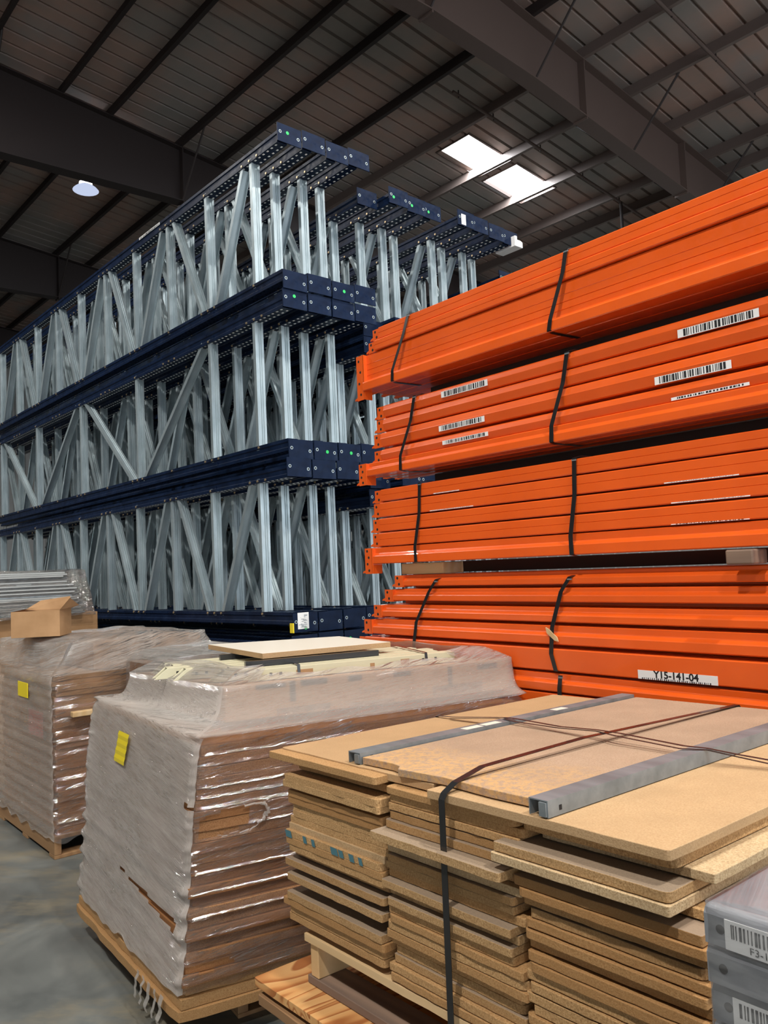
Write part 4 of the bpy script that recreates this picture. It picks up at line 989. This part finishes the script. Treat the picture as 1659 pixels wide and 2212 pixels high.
def left_load():
    m = T(-1.97, 4.757, 0) @ RZ(39.8); W, L = 1.12, 1.15
    pallet('brown pallet with open fork slots on the bare floor under the tall wrapped load', m, W, L)
    rnd = random.Random(5); N = 30; th = .0295
    for i in range(N):
        z = .131 + i * (th + .0007); e = rnd.uniform(-.012, .012)
        x0 = .02 + e; 
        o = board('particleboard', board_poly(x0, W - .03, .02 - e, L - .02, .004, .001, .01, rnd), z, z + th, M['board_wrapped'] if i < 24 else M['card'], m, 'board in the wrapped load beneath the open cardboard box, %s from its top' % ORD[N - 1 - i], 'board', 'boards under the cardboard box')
    zt = .131 + N * (th + .0007)
    # loose cartons heaped above
    for (x0, x1, y0, y1, h, lab) in ((.28, 1.0, .10, .62, .17, 'brown carton under film in front of the open cardboard box'), (.12, .95, .62, 1.1, .185, 'brown carton under film beneath the open cardboard box')):
        tag(obj('carton', MB().box(x0, x1, y0, y1, zt + .001, zt + h), M['card'], mat=m, bevel=.006), lab, 'carton')
    rect = lambda e: [Vector((-e, -e)), Vector((W + e, -e)), Vector((W + e, L + e)), Vector((-e, L + e))]
    lv = []; n = 40
    for i in range(n):
        z = .10 + (zt - .10) * i / (n - 1); lv.append((z, rect(.008 if z < zt - .01 else .004), .03, .006))
    up = [Vector((.16, .10)), Vector((1.02, .06)), Vector((1.0, 1.14)), Vector((.0, 1.14))]
    for t, z in ((.12, zt + .02), (.35, zt + .05), (.6, zt + .10), (.85, zt + .15), (1., zt + .18)):
        lv.append((z, [a.lerp(b, t) for a, b in zip(rect(.004), up)], .05, .022))
    c = sum(up, Vector((0, 0))) / 4
    for t, z in ((.15, zt + .192), (.4, zt + .200), (.7, zt + .200)): lv.append((z, [a.lerp(c, t) for a in up], .05, .012))
    kk = .25
    sm = lambda k, z: 2 if z > zt + .004 else (1 if k < kk else 0)
    hole = lambda c_, k: k < kk and (c_[0] - .10) ** 2 / .012 ** 2 < -1
    f = make_film('stretch_film', lv, 240, [M['film_carton'], M['film_clear'], M['film_loose']], sm, (), lambda z, k: .008 * math.sin(z * 96) * (1 if z < zt else 0), None, 9, True, jag=.05)
    f.matrix_world = m; tag(f, 'stretch film around the load by the bare floor, with a small yellow tag', 'film')
    obj('yellow_tag', MB().box(-.026, -.022, .39, .59, .882, .972), M['yellow'], f)
    tag(obj('red_card', MB().box(.0, .004, .19, .46, .66, .81), M['red_card'], mat=m), 'faded red card behind the film of the load by the bare floor', 'card')
    tag(obj('wood_offcut', MB().box(.10, .30, -.05, .0, .795, .825), M['pine'], mat=m, bevel=.004), 'wood offcut poking through torn film beside the large wrapped load', 'offcut')
    # open cardboard box on top
    b = thing('cardboard_box', 'open brown cardboard box with raised flap on the wrapped load', 'box', m @ T(-.06, .60, zt + .205) @ RZ(-34))
    bw, bl, bh, t_ = .30, .26, .165, .005
    mb = MB(); mb.box(0, bw, 0, bl, 0, t_); mb.box(0, t_, 0, bl, t_, bh); mb.box(bw - t_, bw, 0, bl, t_, bh); mb.box(t_, bw - t_, 0, t_, t_, bh); mb.box(t_, bw - t_, bl - t_, bl, t_, bh)
    obj('body', mb, M['card'], b)
    obj('flap', MB().add([(bw, .0, bh), (bw, bl, bh), (bw + .06, bl - .03, bh + .02), (bw + .06, .02, bh + .075)], [(0, 1, 2, 3)]), M['card'], b)
    obj('flap', MB().add([(0, 0, bh), (0, bl, bh), (.07, bl - .02, bh + .012), (.07, .02, bh + .012)], [(0, 1, 2, 3)]), M['card'], b)
    obj('flap', MB().add([(0, bl, bh), (bw, bl, bh), (bw - .01, bl + .02, bh + .08), (.10, bl + .02, bh + .06)], [(0, 1, 2, 3)]), M['card'], b)
left_load()

def middle_load():
    m = RZ(39.5) @ T(1.93, 4.02, 0); W, L = .62, .84
    pallet('pallet under the low wrapped load wedged between two larger loads', m, W, L)
    rnd = random.Random(15); z = .131; i = 0
    for i in range(14):
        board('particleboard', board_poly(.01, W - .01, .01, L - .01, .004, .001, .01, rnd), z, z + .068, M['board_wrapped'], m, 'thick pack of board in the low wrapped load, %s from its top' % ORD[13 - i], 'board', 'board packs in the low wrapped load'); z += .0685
    for i in range(4):
        tag(obj('steel_strip', MB().box(.10 + .12 * i, .19 + .12 * i, -.10 + .03 * i, L, z + .001, z + .02), M['grey_panel'], mat=m), 'blue-grey steel strip under film on the low wrapped load, %s from the aisle' % ORD[i], 'strip', 'steel strips on the low wrapped load')
    zt = z + .022
    rect = lambda e: [Vector((-e, -e - .10)), Vector((W + e, -e - .10)), Vector((W + e, L + e)), Vector((-e, L + e))]
    lv = [(.15 + (zt - .17) * k / 24, rect(.008), .03, .006) for k in range(25)]
    c = sum(rect(0), Vector((0, 0))) / 4
    for t, z_ in ((.02, zt - .005), (.08, zt + .02), (.2, zt + .045), (.4, zt + .06), (.65, zt + .065), (.85, zt + .06)): lv.append((z_, [a.lerp(c, t) for a in rect(.006)], .04, .016))
    f = make_film('stretch_film', lv, 180, [M['film_layers'], M['film_clear'], M['film_loose']], lambda k, z: 2 if z > zt - .02 else 1, (), None, None, 21, True)
    f.matrix_world = m; tag(f, 'loose crumpled film over the low load in front of the rack frames', 'film')
middle_load()

def back_load():
    m = RZ(39.5) @ T(1.26, 6.45, 0); W, L = 1.12, 1.25
    pallet('pallet under the far wrapped load of grey panels', m, W, L)
    rnd = random.Random(25); z = .131
    for i in range(12):
        board('carton', board_poly(.02, W - .04, .02, L - .02, .006, .001, .004, rnd), z, z + .1, M['card'], m, 'flat brown carton in the far load under the grey panels, %s from its top' % ORD[11 - i], 'carton', 'cartons under the grey panels'); z += .1005
    for i in range(24):
        e = .012 * i; sh = rnd.uniform(-.03, .03) - .008 * i
        o = obj('grey_panel', MB().box(.12 + rnd.uniform(-.01, .02), .98 + sh, -.02 + rnd.uniform(-.03, .02), L, z + .001, z + .0125), M['grey_panel'] if i % 5 else M['steel'], mat=m); 
        tag(o, 'thin grey panel in the film-wrapped pile behind the cardboard box, %s from its top' % ORD[23 - i], 'panel', 'grey panels on the far load'); z += .0135
    rect = [Vector((.08, -.07)), Vector((1.04, -.07)), Vector((.98, L + .02)), Vector((.08, L + .02))]
    c = sum(rect, Vector((0, 0))) / 4
    zb = z - .34
    lv = [(zb + .345 * k / 14, [a.lerp(c, .008 * k) for a in rect], .03, .01) for k in range(15)]
    for t, z_ in ((.15, z + .012), (.4, z + .018), (.8, z + .018)): lv.append((z_, [a.lerp(c, t) for a in rect], .03, .01))
    f = make_film('stretch_film', lv, 160, [M['film_clear']], lambda k, z: 0, (), None, None, 31, True); f.matrix_world = m
    tag(f, 'film around the pile of grey panels behind the cardboard box', 'film')
back_load()

# ------------------------------------------------------------------ grey shelf channels at the lower right
def grey_pack():
    m = T(.361, 1.0, 0) @ RZ(39.4); n = 25; pitch = .0455; ztop = 1.182
    pr = pallet('pallet under the grey shelf channels', m @ T(0, -.9, 0), .55, .9, .016, ztop - n * pitch - .0005)
    def chan(i, z, x0, lab):
        h = .042; W = .26; t_ = .003; L = .9
        p = [(0, 0), (0, h - .008), (.004, h - .002), (.010, h), (W, h), (W, 0), (W - t_, 0), (W - t_, h - t_), (.010, h - t_), (t_, h - .009), (t_, 0)]
        mb = MB().prism_y(p, -L, 0)
        for y in (-.020, -L + .02): mb.tube((-.0006, y, .020), (.0008, y, .020), .0055, 12, 1)
        o = obj('shelf_channel', mb, [M['grey_steel'], M['hole']], mat=m @ T(x0, 0, z)); tag(o, lab, 'channel', 'grey shelf channels'); return o
    rr = random.Random(2)
    for i in range(n):
        z = ztop - (i + 1) * pitch
        jx = (.001, .002, .008, .006, .008, .006)[i] if i < 6 else rr.uniform(.002, .009)
        o = chan(i, z, jx, 'grey steel shelf channel, %s from the top of the wrapped pile beside the board stack' % ORD[i])
        if i in (0, 2):
            mb = MB().box(-.0012, 0, -.135, -.026, .000, .034)
            y = -.034
            while y > -.128:
                w_ = rr.choice((.0012, .002, .003)); mb.box(-.0018, -.001, y - w_, y, .014, .030, 1); y -= w_ + rr.choice((.0012, .002, .003))
            obj('barcode_label', mb, [M['white'], M['ink']], o)
            vs, fs = text_mesh('F3-17-05A', .0115, 1.1); mb = MB(); mb.add([(-.0018, -.082 - x, .0068 + y) for x, y, zq in vs], fs); obj('label_text', mb, M['ink'], o)
    rect = [Vector((.001, -.91)), Vector((.29, -.91)), Vector((.29, -.001)), Vector((.001, -.001))]
    c = sum(rect, Vector((0, 0))) / 4; lv = []
    for k in range(46):
        z = .10 + (ztop - .10) * k / 45
        lv.append((z, rect, .012, .003))
    for t, z_ in ((.02, ztop + .004), (.3, ztop + .005), (.8, ztop + .005)): lv.append((z_, [a.lerp(c, t) for a in rect], .012, .002))
    f = make_film('stretch_film', lv, 200, [M['film_thin']], lambda k, z: 0, (), lambda z, k: -.001, None, 41, True); f.matrix_world = m
    tag(f, 'clear film tightly wrapped round the grey shelf channels', 'film')
def film_thin():
    t = NT('film_thin'); c = t.coords('UV', scale=(2, 9, 1)); h = t.noise(c, 5, 4); nrm = t.bump(h, .5, .01)
    tr = t.n('ShaderNodeBsdfTransparent'); tr.inputs['Color'].default_value = (.96, .96, .97, 1)
    gl = t.n('ShaderNodeBsdfGlossy'); gl.inputs['Roughness'].default_value = .12; t.l(nrm, gl.inputs['Normal'])
    df = t.n('ShaderNodeBsdfDiffuse'); df.inputs['Color'].default_value = (.8, .8, .8, 1)
    m1 = t.n('ShaderNodeMixShader'); t.l(t.ramp(h, [(.35, .03), (.75, .22)]), m1.inputs[0]); t.l(tr.outputs[0], m1.inputs[1]); t.l(df.outputs[0], m1.inputs[2])
    m2 = t.n('ShaderNodeMixShader'); lw = t.n('ShaderNodeLayerWeight'); lw.inputs['Blend'].default_value = .35; t.l(nrm, lw.inputs['Normal'])
    t.l(t.math('ADD', t.math('MULTIPLY', lw.outputs['Fresnel'], .5), .05), m2.inputs[0]); t.l(m1.outputs[0], m2.inputs[1]); t.l(gl.outputs[0], m2.inputs[2])
    t.l(m2.outputs[0], t.out.inputs['Surface']); M['film_thin'] = t.m
film_thin(); grey_pack()

# ------------------------------------------------------------------ view
S.view_settings.view_transform = 'Standard'; S.view_settings.look = 'None'; S.view_settings.gamma = 1.0; S.view_settings.use_curve_mapping = False
S.view_settings.exposure = 0.3
S.cycles.max_bounces = 7; S.cycles.diffuse_bounces = 4; S.cycles.glossy_bounces = 4; S.cycles.transparent_max_bounces = 16; S.cycles.use_denoising = True
